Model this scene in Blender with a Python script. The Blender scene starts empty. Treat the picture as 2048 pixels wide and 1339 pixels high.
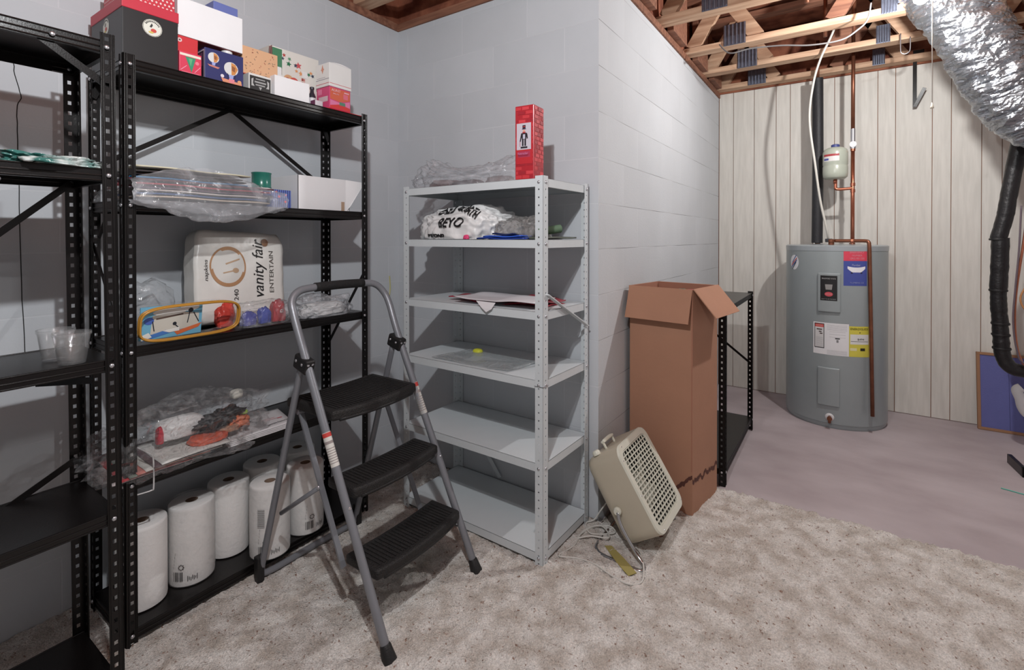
import bpy, bmesh, math, random
from mathutils import Vector, Matrix, noise
PI = math.pi
C = bpy.context.scene.collection

# ------------------------------------------------------------------ camera
cam_d = bpy.data.cameras.new('camera'); cam = bpy.data.objects.new('camera', cam_d); C.objects.link(cam)
bpy.context.scene.camera = cam
cam_d.sensor_width = 36.0
cam_d.lens = 981.0/2048*36.0
PITCH = 0.35
cam.location = (0, 0, 1.27)
cam.rotation_euler = (math.radians(90-PITCH), 0, math.radians(34.05))
cam_d.shift_y = -(669.5-(475+981*math.tan(math.radians(PITCH))))/2048
cam_d.clip_start = 0.05

# ------------------------------------------------------------------ world, lamps, exposure
W = bpy.data.worlds.new('world'); bpy.context.scene.world = W; W.use_nodes = True
W.node_tree.nodes['Background'].inputs[0].default_value = (1.0, 0.985, 0.975, 1)
W.node_tree.nodes['Background'].inputs[1].default_value = 0.27
def lamp(name, loc, power, r, col=(1, 0.97, 0.94)):
    l = bpy.data.lights.new(name, 'POINT'); l.energy = power; l.shadow_soft_size = r; l.color = col
    o = bpy.data.objects.new(name, l); C.objects.link(o); o.location = loc; return o
lamp('lamp_near', (-0.45, 0.30, 2.2), 78, 0.022, (.97, .985, 1))
lamp('lamp_near_second', (-0.30, 0.12, 2.28), 18, 0.022, (.97, .985, 1))
lamp('lamp_far', (0.30, 3.0, 2.33), 68, 0.02, (1, 0.985, 0.975))
vs = bpy.context.scene.view_settings
vs.view_transform = 'Standard'; vs.look = 'None'; vs.gamma = 1.0; vs.exposure = -0.13; vs.use_curve_mapping = False

# ------------------------------------------------------------------ materials
def lin(c):
    return tuple((x/255/12.92 if x/255 <= .04045 else ((x/255+.055)/1.055)**2.4) for x in c)
class NT:
    def __init__(s, m): s.m = m; s.t = m.node_tree; s.b = s.t.nodes['Principled BSDF']
    def n(s, typ, **kw):
        nd = s.t.nodes.new(typ)
        for k, v in kw.items():
            if k.startswith('i_'): nd.inputs[int(k[2:]) if k[2:].isdigit() else k[2:].replace('_', ' ')].default_value = v
            else: setattr(nd, k, v)
        return nd
    def l(s, a, b): s.t.links.new(a, b)
def mat(name, rgb, rough=.5, metal=0, var=.04, vscale=12, bump=0, bscale=80, alpha=1, trans=0, spec=.5, emit=None, coat=0):
    m = bpy.data.materials.new(name); m.use_nodes = True; k = NT(m); b = k.b
    c = lin(rgb)
    b.inputs['Roughness'].default_value = rough; b.inputs['Metallic'].default_value = metal
    b.inputs['Specular IOR Level'].default_value = spec
    b.inputs['Alpha'].default_value = alpha; b.inputs['Transmission Weight'].default_value = trans
    b.inputs['Coat Weight'].default_value = coat
    tc = k.n('ShaderNodeTexCoord')
    nz = k.n('ShaderNodeTexNoise'); nz.inputs['Scale'].default_value = vscale; nz.inputs['Detail'].default_value = 4
    k.l(tc.outputs['Object'], nz.inputs['Vector'])
    mx = k.n('ShaderNodeMix', data_type='RGBA')
    mx.inputs[6].default_value = tuple(max(0, x*(1-var*2)) for x in c)+(1,)
    mx.inputs[7].default_value = tuple(min(1, x*(1+var*2)) for x in c)+(1,)
    k.l(nz.outputs['Fac'], mx.inputs[0]); k.l(mx.outputs[2], b.inputs['Base Color'])
    if bump:
        n2 = k.n('ShaderNodeTexNoise'); n2.inputs['Scale'].default_value = bscale; n2.inputs['Detail'].default_value = 3
        bp = k.n('ShaderNodeBump'); bp.inputs['Strength'].default_value = bump; bp.inputs['Distance'].default_value = .01
        k.l(tc.outputs['Object'], n2.inputs['Vector']); k.l(n2.outputs['Fac'], bp.inputs['Height']); k.l(bp.outputs[0], b.inputs['Normal'])
    if emit:
        b.inputs['Emission Color'].default_value = (*lin(emit[0]), 1); b.inputs['Emission Strength'].default_value = emit[1]
    return m
_mc = {}
def P(rgb, rough=.45):            # printed / painted colour
    k = (tuple(rgb), rough)
    if k not in _mc: _mc[k] = mat('print_%d_%d_%d' % tuple(rgb), rgb, rough, var=.03)
    return _mc[k]

def mat_block(name, ax, rgb=(198, 202, 207), joint=(204, 207, 212), bumpd=.2, off=0.0, mort=.0035, hline=0):
    m = bpy.data.materials.new(name); m.use_nodes = True; k = NT(m)
    g = k.n('ShaderNodeNewGeometry'); sp = k.n('ShaderNodeSeparateXYZ'); cb = k.n('ShaderNodeCombineXYZ')
    ad = k.n('ShaderNodeMath', operation='ADD'); ad.inputs[1].default_value = off
    k.l(g.outputs['Position'], sp.inputs[0]); k.l(sp.outputs[ax], ad.inputs[0]); k.l(ad.outputs[0], cb.inputs[0]); k.l(sp.outputs['Z'], cb.inputs[1])
    br = k.n('ShaderNodeTexBrick'); br.offset = .5
    br.inputs['Scale'].default_value = 1; br.inputs['Mortar Size'].default_value = mort; br.inputs['Mortar Smooth'].default_value = .4
    br.inputs['Brick Width'].default_value = .4064; br.inputs['Row Height'].default_value = .2032
    br.inputs['Color1'].default_value = (*lin(rgb), 1); br.inputs['Color2'].default_value = (*lin(tuple(x-4 for x in rgb)), 1)
    br.inputs['Mortar'].default_value = (*lin(joint), 1)
    k.l(cb.outputs[0], br.inputs['Vector'])
    nz = k.n('ShaderNodeTexNoise'); nz.inputs['Scale'].default_value = 3; nz.inputs['Detail'].default_value = 5; k.l(g.outputs['Position'], nz.inputs['Vector'])
    mr = k.n('ShaderNodeMapRange'); mr.inputs[3].default_value = .90; mr.inputs[4].default_value = 1.06; k.l(nz.outputs['Fac'], mr.inputs[0])
    mx = k.n('ShaderNodeMix', data_type='RGBA', blend_type='MULTIPLY'); mx.inputs[0].default_value = 1
    k.l(br.outputs['Color'], mx.inputs[6]); k.l(mr.outputs[0], mx.inputs[7]); k.l(mx.outputs[2], k.b.inputs['Base Color'])
    if hline:
        d1 = k.n('ShaderNodeMath', operation='MULTIPLY_ADD'); d1.inputs[1].default_value = 1/.2032; d1.inputs[2].default_value = .5; k.l(sp.outputs['Z'], d1.inputs[0])
        d2 = k.n('ShaderNodeMath', operation='FRACT'); k.l(d1.outputs[0], d2.inputs[0])
        d3 = k.n('ShaderNodeMath', operation='SUBTRACT'); d3.inputs[1].default_value = .5; k.l(d2.outputs[0], d3.inputs[0])
        d4 = k.n('ShaderNodeMath', operation='ABSOLUTE'); k.l(d3.outputs[0], d4.inputs[0])
        d5 = k.n('ShaderNodeMapRange'); d5.inputs[1].default_value = .004; d5.inputs[2].default_value = .009; d5.inputs[3].default_value = hline; d5.inputs[4].default_value = 0; k.l(d4.outputs[0], d5.inputs[0])
        n9 = k.n('ShaderNodeTexNoise'); n9.inputs['Scale'].default_value = 2.2; k.l(g.outputs['Position'], n9.inputs['Vector'])
        d6 = k.n('ShaderNodeMapRange'); d6.inputs[1].default_value = .35; d6.inputs[2].default_value = .6; k.l(n9.outputs['Fac'], d6.inputs[0])
        d7 = k.n('ShaderNodeMath', operation='MULTIPLY'); k.l(d5.outputs[0], d7.inputs[0]); k.l(d6.outputs[0], d7.inputs[1])
        m9 = k.n('ShaderNodeMix', data_type='RGBA'); m9.inputs[7].default_value = (*lin((92, 94, 98)), 1); k.l(d7.outputs[0], m9.inputs[0]); k.l(mx.outputs[2], m9.inputs[6]); k.l(m9.outputs[2], k.b.inputs['Base Color'])
    n2 = k.n('ShaderNodeTexNoise'); n2.inputs['Scale'].default_value = 120; n2.inputs['Detail'].default_value = 4; k.l(g.outputs['Position'], n2.inputs['Vector'])
    m2 = k.n('ShaderNodeMath', operation='MULTIPLY'); m2.inputs[1].default_value = .35; k.l(n2.outputs['Fac'], m2.inputs[0])
    sb = k.n('ShaderNodeMath', operation='SUBTRACT'); k.l(m2.outputs[0], sb.inputs[0]); k.l(br.outputs['Fac'], sb.inputs[1])
    bp = k.n('ShaderNodeBump'); bp.inputs['Strength'].default_value = bumpd; bp.inputs['Distance'].default_value = .006
    k.l(sb.outputs[0], bp.inputs['Height']); k.l(bp.outputs[0], k.b.inputs['Normal'])
    k.b.inputs['Roughness'].default_value = .75
    return m
def mat_noise2(name, ca, cb_, scale, rough=.9, lo=.35, hi=.65, speck=None, bump=.3, bscale=200, stretch=(1, 1, 1), detail=6):
    m = bpy.data.materials.new(name); m.use_nodes = True; k = NT(m)
    g = k.n('ShaderNodeNewGeometry'); mp = k.n('ShaderNodeMapping'); mp.inputs['Scale'].default_value = stretch; k.l(g.outputs['Position'], mp.inputs['Vector'])
    nz = k.n('ShaderNodeTexNoise'); nz.inputs['Scale'].default_value = scale; nz.inputs['Detail'].default_value = detail; k.l(mp.outputs[0], nz.inputs['Vector'])
    cr = k.n('ShaderNodeValToRGB'); cr.color_ramp.elements[0].position = lo; cr.color_ramp.elements[1].position = hi
    cr.color_ramp.elements[0].color = (*lin(ca), 1); cr.color_ramp.elements[1].color = (*lin(cb_), 1); k.l(nz.outputs['Fac'], cr.inputs[0])
    out = cr.outputs[0]
    if speck:
        n3 = k.n('ShaderNodeTexNoise'); n3.inputs['Scale'].default_value = speck[1]; n3.inputs['Detail'].default_value = 3; k.l(g.outputs['Position'], n3.inputs['Vector'])
        c3 = k.n('ShaderNodeValToRGB'); c3.color_ramp.elements[0].position = speck[2]; c3.color_ramp.elements[1].position = speck[2]+.1
        k.l(n3.outputs['Fac'], c3.inputs[0])
        mx = k.n('ShaderNodeMix', data_type='RGBA'); mx.inputs[7].default_value = (*lin(speck[0]), 1); k.l(c3.outputs[0], mx.inputs[0]); k.l(out, mx.inputs[6]); out = mx.outputs[2]
    k.l(out, k.b.inputs['Base Color'])
    n2 = k.n('ShaderNodeTexNoise'); n2.inputs['Scale'].default_value = bscale; n2.inputs['Detail'].default_value = 3; k.l(mp.outputs[0], n2.inputs['Vector'])
    bp = k.n('ShaderNodeBump'); bp.inputs['Strength'].default_value = bump; bp.inputs['Distance'].default_value = .006
    k.l(n2.outputs['Fac'], bp.inputs['Height']); k.l(bp.outputs[0], k.b.inputs['Normal']); k.b.inputs['Roughness'].default_value = rough
    k.b.inputs['Specular IOR Level'].default_value = .3
    return m
def mat_film(name, rgb, alpha, rough=.12, scale=18, bump=.6, spec=.8, streak=.35):
    """clear plastic film: see-through, milky where it folds, with a glossy skin"""
    m = bpy.data.materials.new(name); m.use_nodes = True; k = NT(m); b = k.b
    b.inputs['Base Color'].default_value = (*lin(rgb), 1); b.inputs['Roughness'].default_value = .5
    tc = k.n('ShaderNodeTexCoord')
    nz = k.n('ShaderNodeTexNoise'); nz.inputs['Scale'].default_value = scale; nz.inputs['Detail'].default_value = 5; nz.inputs['Distortion'].default_value = 1.5; k.l(tc.outputs['Object'], nz.inputs['Vector'])
    mr = k.n('ShaderNodeMapRange'); mr.inputs[1].default_value = .48; mr.inputs[2].default_value = .78; mr.inputs[3].default_value = alpha; mr.inputs[4].default_value = min(1, alpha+streak)
    k.l(nz.outputs['Fac'], mr.inputs[0])
    bp = k.n('ShaderNodeBump'); bp.inputs['Strength'].default_value = bump; bp.inputs['Distance'].default_value = .03; k.l(nz.outputs['Fac'], bp.inputs['Height'])
    tr = k.n('ShaderNodeBsdfTransparent'); gl = k.n('ShaderNodeBsdfGlossy'); gl.inputs['Roughness'].default_value = rough; k.l(bp.outputs[0], gl.inputs['Normal'])
    lw = k.n('ShaderNodeLayerWeight'); lw.inputs['Blend'].default_value = .5; k.l(bp.outputs[0], lw.inputs['Normal']); fr = k.n('ShaderNodeMath', operation='POWER'); fr.inputs[1].default_value = 3.2; k.l(lw.outputs['Facing'], fr.inputs[0])
    m1 = k.n('ShaderNodeMixShader'); k.l(mr.outputs[0], m1.inputs[0]); k.l(tr.outputs[0], m1.inputs[1]); k.l(b.outputs[0], m1.inputs[2])
    ml = k.n('ShaderNodeMath', operation='MULTIPLY_ADD', use_clamp=True); ml.inputs[1].default_value = spec*.5; ml.inputs[2].default_value = .045; k.l(fr.outputs[0], ml.inputs[0])
    m2 = k.n('ShaderNodeMixShader'); k.l(ml.outputs[0], m2.inputs[0]); k.l(m1.outputs[0], m2.inputs[1]); k.l(gl.outputs[0], m2.inputs[2])
    out = [n for n in k.t.nodes if n.type == 'OUTPUT_MATERIAL'][0]; k.l(m2.outputs[0], out.inputs['Surface'])
    return m
def mat_wood(name, ca, cb_, axis_stretch=(1.2, 14, 14)):
    return mat_noise2(name, ca, cb_, 3.0, rough=.7, lo=.3, hi=.7, bump=.15, bscale=12, stretch=axis_stretch, detail=5)

M = dict(
 blackmetal=mat('black_metal', (15, 12, 12), .29, 0, bump=.04, bscale=300, var=.1, spec=.35),
 whitemetal=mat('white_enamel', (205, 211, 214), .42, 0, bump=.03, bscale=200, var=.02),
 bolt=mat('zinc_bolt', (200, 200, 205), .3, .9),
 greytube=mat('grey_powder_coat', (132, 134, 140), .38, .35, bump=.08, bscale=400, var=.05),
 blackplastic=mat('black_plastic', (22, 21, 22), .5, bump=.15, bscale=250),
 tread=mat('black_rubber_tread', (26, 24, 24), .6, bump=.5, bscale=220, var=.15),
 foam=mat('black_foam', (20, 19, 20), .8, bump=.3, bscale=150),
 cardboard=mat('brown_cardboard', (168, 124, 100), .85, bump=.05, bscale=60, var=.05, vscale=6),
 cardin=mat('cardboard_inside', (160, 112, 92), .9, var=.04),
 damp=mat('damp_stain', (88, 52, 44), .85, var=.2, vscale=30),
 cream=mat('cream_plastic', (184, 176, 158), .4, var=.02),
 creamlight=mat('cream_grille', (214, 214, 200), .35, var=.02),
 dark=mat('dark_inside', (24, 24, 24), .8),
 chrome=mat('chrome', (190, 190, 192), .18, 1),
 copper=mat('copper_pipe', (186, 116, 92), .28, .9, var=.15, vscale=20),
 copperdull=mat('dull_copper', (128, 82, 62), .4, .7, var=.2, vscale=20),
 insul=mat('black_insulation', (34, 34, 38), .55, bump=.2, bscale=120),
 heater=mat('grey_enamel', (148, 156, 158), .34, .15, bump=.04, bscale=40, var=.02, spec=.6),
 heatlid=mat('heater_lid', (165, 172, 176), .3, .3),
 white=mat('white_paint', (218, 218, 220), .5, var=.02),
 paper=mat('white_card', (224, 224, 226), .7, var=.02),
 towel=mat('paper_towel', (236, 234, 232), .95, bump=.18, bscale=70, var=.03),
 core=mat('cardboard_core', (120, 100, 86), .9),
 film=mat_film('clear_film', (225, 228, 232), .06, .06, 14, .6, 1.0, .25),
 milky=mat_film('milky_film', (200, 204, 210), .24, .12, 9, .8, 1.0, streak=.35),
 bagwhite=mat('white_plastic_bag', (222, 222, 222), .35, bump=.8, bscale=14, var=.03),
 foil=None, osb=None)
M['wood'] = mat_wood('pine_lumber', (168, 130, 104), (208, 176, 148))
M['taped'] = mat('taped_insulation', (22, 20, 22), .4, bump=.25, bscale=60)
M['woodred'] = mat_wood('reddish_lumber', (112, 74, 60), (152, 108, 86))
M['osb'] = mat_noise2('osb_sheathing', (104, 58, 44), (158, 100, 76), 9, rough=.9, bump=.3, bscale=40)
M['block_left'] = mat_block('painted_block_left', 'Y', off=.1, hline=.12, mort=.003)
M['block_back'] = mat_block('painted_block_back', 'X', off=.05, hline=.15, mort=.003)
M['block_side'] = mat_block('painted_block_side', 'Y', rgb=(200, 204, 208), joint=(206, 209, 213), bumpd=.3, off=.13, mort=.0022, hline=.8)
M['panel'] = mat_noise2('whitewashed_panel', (203, 200, 193), (218, 215, 208), 5, rough=.6, lo=.3, hi=.75, bump=.08, bscale=9, stretch=(9, 9, .9))
M['groove'] = mat('panel_groove', (128, 84, 56), .8)
M['concrete'] = mat_noise2('sealed_concrete', (164, 152, 155), (188, 178, 181), 2.2, rough=.7, lo=.3, hi=.7, bump=.1, bscale=60, stretch=(1, 1.6, 1))
def mk_carpet():
    m = mat_noise2('beige_shag', (200, 191, 182), (234, 230, 225), 13, rough=1, lo=.36, hi=.62, speck=((150, 122, 108), 85, .62), bump=1, bscale=240, detail=8); k = NT(m)
    src = k.b.inputs['Base Color'].links[0].from_socket; g = k.n('ShaderNodeNewGeometry'); nz = k.n('ShaderNodeTexNoise'); nz.inputs['Scale'].default_value = 190; nz.inputs['Detail'].default_value = 2; k.l(g.outputs['Position'], nz.inputs['Vector'])
    mr = k.n('ShaderNodeMapRange'); mr.inputs[1].default_value = .3; mr.inputs[2].default_value = .7; mr.inputs[3].default_value = .74; mr.inputs[4].default_value = 1.12; k.l(nz.outputs['Fac'], mr.inputs[0])
    mx = k.n('ShaderNodeMix', data_type='RGBA', blend_type='MULTIPLY'); mx.inputs[0].default_value = 1; k.l(src, mx.inputs[6]); k.l(mr.outputs[0], mx.inputs[7]); k.l(mx.outputs[2], k.b.inputs['Base Color'])
    return m
M['carpet'] = mk_carpet()
def mk_foil():
    m = mat('silver_foil', (176, 180, 186), .26, .95, var=.05); k = NT(m)
    tc = k.n('ShaderNodeTexCoord'); mp = k.n('ShaderNodeMapping'); mp.inputs['Scale'].default_value = (5, 5, 26); k.l(tc.outputs['Object'], mp.inputs['Vector'])
    nz = k.n('ShaderNodeTexNoise'); nz.inputs['Scale'].default_value = 1.4; nz.inputs['Detail'].default_value = 6; nz.inputs['Distortion'].default_value = 1.2; k.l(mp.outputs[0], nz.inputs['Vector'])
    bp = k.n('ShaderNodeBump'); bp.inputs['Strength'].default_value = .7; bp.inputs['Distance'].default_value = .03; k.l(nz.outputs['Fac'], bp.inputs['Height']); k.l(bp.outputs[0], k.b.inputs['Normal'])
    return m
M['foil'] = mk_foil()
def mk_ribbed():
    m = mat('galvanised_plate', (118, 124, 140), .35, .8, var=.2, vscale=40); return m
M['plate'] = mk_ribbed()

# ------------------------------------------------------------------ object helpers
def link(name, me, parent=None):
    o = bpy.data.objects.new(name, me); C.objects.link(o)
    if parent is not None: o.parent = parent
    return o
def tag(o, label=None, cat=None, group=None, kind=None):
    if label: o['label'] = label
    if cat: o['category'] = cat
    if group: o['group'] = group
    if kind: o['kind'] = kind
    return o
def thing(name, label, cat, loc=(0, 0, 0), rz=0, group=None, rot=None):
    o = bpy.data.objects.new(name, None); C.objects.link(o); o.empty_display_size = .05
    o.location = loc; o.rotation_euler = rot if rot else (0, 0, rz)
    return tag(o, label, cat, group)
def dup(o, parent=None):
    c = o.copy(); C.objects.link(c); c.parent = parent
    for ch in list(o.children): dup(ch, c)
    return c
def cr(pts, n=6, closed=False):
    """Catmull-Rom through points"""
    P_ = [Vector(p) for p in pts]; out = []
    N = len(P_)
    rng = range(N if closed else N-1)
    for i in rng:
        if closed: a, b, c, d = P_[(i-1) % N], P_[i], P_[(i+1) % N], P_[(i+2) % N]
        else: a, b, c, d = P_[max(i-1, 0)], P_[i], P_[i+1], P_[min(i+2, N-1)]
        for j in range(n):
            t = j/n
            out.append(.5*((2*b)+(c-a)*t+(2*a-5*b+4*c-d)*t*t+(3*b-a-3*c+d)*t**3))
    if not closed: out.append(P_[-1])
    return out
class MB:
    def __init__(s): s.bm = bmesh.new()
    def quadface(s, vs, m=0):
        try:
            f = s.bm.faces.new(vs); f.material_index = m; return f
        except ValueError: return None
    def box(s, lo, hi, m=0, mx=None):
        x0, y0, z0 = lo; x1, y1, z1 = hi
        co = [(x0, y0, z0), (x1, y0, z0), (x1, y1, z0), (x0, y1, z0), (x0, y0, z1), (x1, y0, z1), (x1, y1, z1), (x0, y1, z1)]
        v = [s.bm.verts.new(mx @ Vector(c) if mx else c) for c in co]
        for f in ((3, 2, 1, 0), (4, 5, 6, 7), (0, 1, 5, 4), (1, 2, 6, 5), (2, 3, 7, 6), (3, 0, 4, 7)): s.quadface([v[i] for i in f], m)
        return s
    def bar(s, p, q, w, h, m=0, up=(0, 0, 1)):
        p, q = Vector(p), Vector(q); d = q-p; L = d.length; d.normalize(); up = Vector(up)
        if abs(d.dot(up)) > .98: up = Vector((1, 0, 0))
        a = d.cross(up).normalized(); b = a.cross(d)
        mx = Matrix(((d.x, a.x, b.x, p.x), (d.y, a.y, b.y, p.y), (d.z, a.z, b.z, p.z), (0, 0, 0, 1)))
        return s.box((0, -w/2, -h/2), (L, w/2, h/2), m, mx)
    def tube(s, pts, r, seg=12, m=0, closed=False, caps=True, flat=1.0):
        pts = [Vector(p) for p in pts]; N = len(pts); R = r if isinstance(r, (list, tuple)) else [r]*N
        T = []
        for i in range(N):
            a = pts[(i-1) % N] if (closed or i > 0) else pts[i]; b = pts[(i+1) % N] if (closed or i < N-1) else pts[i]
            T.append((b-a).normalized())
        u = T[0].orthogonal().normalized(); rings = []
        if abs(T[0].z) < .9: u = T[0].cross(Vector((0, 0, 1))).normalized()
        for i in range(N):
            u = (u-T[i]*u.dot(T[i])).normalized(); w = T[i].cross(u)
            rings.append([s.bm.verts.new(pts[i]+(u*math.cos(2*PI*k/seg)+w*math.sin(2*PI*k/seg)*flat)*R[i]) for k in range(seg)])
        for i in range(N if closed else N-1):
            A, B = rings[i], rings[(i+1) % N]
            for k in range(seg): s.quadface([A[k], A[(k+1) % seg], B[(k+1) % seg], B[k]], m)
        if caps and not closed:
            s.quadface(rings[0][::-1], m); s.quadface(rings[-1], m)
        return s
    def lathe(s, prof, seg=24, m=0, c=(0, 0, 0), axis=None, caps=True):
        """prof: (r, z) pairs; axis optional matrix"""
        rings = []
        for r, z in prof:
            ring = []
            for k in range(seg):
                a = 2*PI*k/seg; v = Vector((r*math.cos(a), r*math.sin(a), z))
                if axis: v = axis @ v
                ring.append(s.bm.verts.new(v+Vector(c)))
            rings.append(ring)
        for i in range(len(rings)-1):
            for k in range(seg): s.quadface([rings[i][k], rings[i][(k+1) % seg], rings[i+1][(k+1) % seg], rings[i+1][k]], m)
        if caps: s.quadface(rings[0][::-1], m); s.quadface(rings[-1], m)
        return s
    def prism(s, poly, z0, z1, m=0, mx=None):
        f = (lambda v: mx @ Vector(v)) if mx else (lambda v: Vector(v))
        A = [s.bm.verts.new(f((x, y, z0))) for x, y in poly]; B = [s.bm.verts.new(f((x, y, z1))) for x, y in poly]
        s.quadface(A[::-1], m); s.quadface(B, m); n = len(poly)
        for i in range(n): s.quadface([A[i], A[(i+1) % n], B[(i+1) % n], B[i]], m)
        return s
    def grid(s, f, nu, nv, m=0):
        """f(u,v)->point, u,v in 0..1"""
        V = [[s.bm.verts.new(f(i/nu, j/nv)) for j in range(nv+1)] for i in range(nu+1)]
        for i in range(nu):
            for j in range(nv): s.quadface([V[i][j], V[i+1][j], V[i+1][j+1], V[i][j+1]], m)
        return s
    def build(s, name, mats, parent=None, smooth=False, bevel=0, seg=2, solid=0, auto=None, fix=True):
        if fix: bmesh.ops.recalc_face_normals(s.bm, faces=s.bm.faces[:])
        me = bpy.data.meshes.new(name); s.bm.to_mesh(me); s.bm.free()
        for m in (mats if isinstance(mats, (list, tuple)) else [mats]): me.materials.append(m)
        if smooth:
            for p in me.polygons: p.use_smooth = True
        o = link(name, me, parent)
        if solid:
            md = o.modifiers.new('solid', 'SOLIDIFY'); md.thickness = solid; md.offset = 0
        if bevel:
            md = o.modifiers.new('bevel', 'BEVEL'); md.width = bevel; md.segments = seg; md.limit_method = 'ANGLE'; md.angle_limit = math.radians(40)
        if auto or (smooth and bevel):
            try: me.set_sharp_from_angle(angle=math.radians(auto or 40))
            except Exception: pass
        return o
def sbox(name, lo, hi, m, parent=None, bevel=0, kind=None):
    o = MB().box(lo, hi).build(name, m, parent, bevel=bevel)
    if kind: o['kind'] = kind
    return o
_tc = {}
def lettering(parent, s, mx, size, m, name='lettering', align='CENTER', shear=0, depth=0.0002, width=None, fn=None):
    cu = bpy.data.curves.new('t', 'FONT'); cu.body = s; cu.size = size; cu.align_x = align; cu.align_y = 'CENTER'; cu.shear = shear; cu.extrude = depth
    cu.resolution_u = 3
    to = bpy.data.objects.new('t', cu); C.objects.link(to)
    dg = bpy.context.evaluated_depsgraph_get(); me = bpy.data.meshes.new_from_object(to.evaluated_get(dg))
    bpy.data.objects.remove(to); bpy.data.curves.remove(cu)
    if width:
        w = max(v.co.x for v in me.vertices)-min(v.co.x for v in me.vertices)
        for v in me.vertices: v.co.x *= width/max(w, 1e-6)
    if fn:
        for v in me.vertices: v.co = fn(v.co)
    me.materials.clear(); me.materials.append(m)
    o = link(name, me, parent)
    if mx is not None: o.matrix_local = mx
    return o
def face_mx(w, d, f):
    """w along x, d along y; origin at base centre of the box"""
    if f == '+x': return Matrix(((0, 0, 1, w/2), (1, 0, 0, 0), (0, 1, 0, 0), (0, 0, 0, 1)))
    if f == '-y': return Matrix(((1, 0, 0, 0), (0, 0, -1, -d/2), (0, 1, 0, 0), (0, 0, 0, 1)))
    if f == '+z': return Matrix(((0, -1, 0, 0), (1, 0, 0, 0), (0, 0, 1, 0), (0, 0, 0, 1)))
def printed(parent, mx, items, name='printed_label', off=.0004):
    """items: flat printed shapes on a face, each slightly above the last"""
    b = MB(); mats = []; z = off
    def mi(m):
        if m not in mats: mats.append(m)
        return mats.index(m)
    for it in items:
        k = it[0]; m = mi(it[-1])
        if k == 'r': _, u0, v0, u1, v1, _m = it; poly = [(u0, v0), (u1, v0), (u1, v1), (u0, v1)]
        elif k == 'd':
            _, u, v, r, _m = it; r = r if isinstance(r, tuple) else (r, r); poly = [(u+r[0]*math.cos(2*PI*i/20), v+r[1]*math.sin(2*PI*i/20)) for i in range(20)]
        elif k == 'p': poly = it[1]
        elif k == 'l':
            _, u0, v0, u1, v1, w, _m = it; d = Vector((u1-u0, v1-v0)); n = Vector((-d.y, d.x)).normalized()*w/2
            poly = [(u0-n.x, v0-n.y), (u1-n.x, v1-n.y), (u1+n.x, v1+n.y), (u0+n.x, v0+n.y)]
        b.quadface([b.bm.verts.new((x, y, z)) for x, y in poly], m); z += min(.0001, .0012/len(items))
    o = b.build(name, mats, parent, fix=False); o.matrix_local = mx
    return o
def carton(name, label, cat, x0, x1, y0, y1, z0, z1, m, rz=0, group=None, bevel=.0015):
    """a closed box that is one mesh, origin at base centre"""
    w, d, h = x1-x0, y1-y0, z1-z0
    o = MB().box((-w/2, -d/2, 0), (w/2, d/2, h)).build(name, m, bevel=bevel)
    o.location = ((x0+x1)/2, (y0+y1)/2, z0); o.rotation_euler = (0, 0, rz); tag(o, label, cat, group)
    return o, w, d, h

# ------------------------------------------------------------------ the room
XA, YB, XC, YD = -2.162, 2.01, -0.897, 4.526       # left wall, back wall, side wall, panelled wall
HW = 2.47
sbox('floor', (-2.3, -1.6, -.12), (2.6, YD+.1, 0), M['concrete'], kind='structure')
def carpet():
    rnd = random.Random(3); b = MB()
    x0, x1, y0, y1 = XA+.002, 1.5, -1.2, 2.63; sp = .011
    nx = int((x1-x0)/sp); ny = int((y1-y0)/sp)
    def f(u, v):
        x = x0+(x1-x0)*u; y = y0+(y1-y0)*v
        if x < XC+.02 and y > YB-.004: y = YB-.004
        edge = max(0, 1-(y1-y)/.05)
        if y > 2.5: y += .012*noise.noise(Vector((x*9, 0, 0)))*((y-2.5)/.13)
        zz = .010+.010*rnd.random()+.006*noise.noise(Vector((x*30, y*30, 0)))
        if v >= 1: zz = .001
        return Vector((x+(rnd.random()-.5)*.008, min(y+(rnd.random()-.5)*.008, y if x < XC+.02 else 9), max(.001, zz)))
    b.grid(f, nx, ny)
    o = b.build('carpet', M['carpet'], smooth=True)
    tag(o, 'beige mottled shag carpet covering the near half of the concrete floor', 'carpet')
carpet()
def wall(name, lo, hi, m): return sbox(name, lo, hi, m, kind='structure')
wl = wall('wall_left', (XA-.2, -1.6, 0), (XA, YB, HW), M['block_left'])
wall('wall_back', (XA-.2, YB, 0), (XC-.2, YB+.2, HW), M['block_back'])
# the block pier between the two: its short return and the long side
o = MB().box((XC-.2, YB, 0), (XC, YD+.1, HW)).build('wall_side', [M['block_side'], M['block_back']]); o['kind'] = 'structure'
for p in o.data.polygons:
    if abs(p.normal.y) > .5: p.material_index = 1
crk = MB().tube(cr([(XA, .40, 1.842), (XA, .406, 1.781), (XA, .418, 1.721), (XA, .41, 1.672), (XA, .411, 1.546), (XA, .414, 1.325), (XA, .419, 1.072), (XA, .427, .817)], 5), .0013, 5)
for vtx in crk.bm.verts: vtx.co.y += .004*noise.noise(Vector((0, 0, vtx.co.z*40)))
crk.build('crack', M['dark'], wl)
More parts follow.
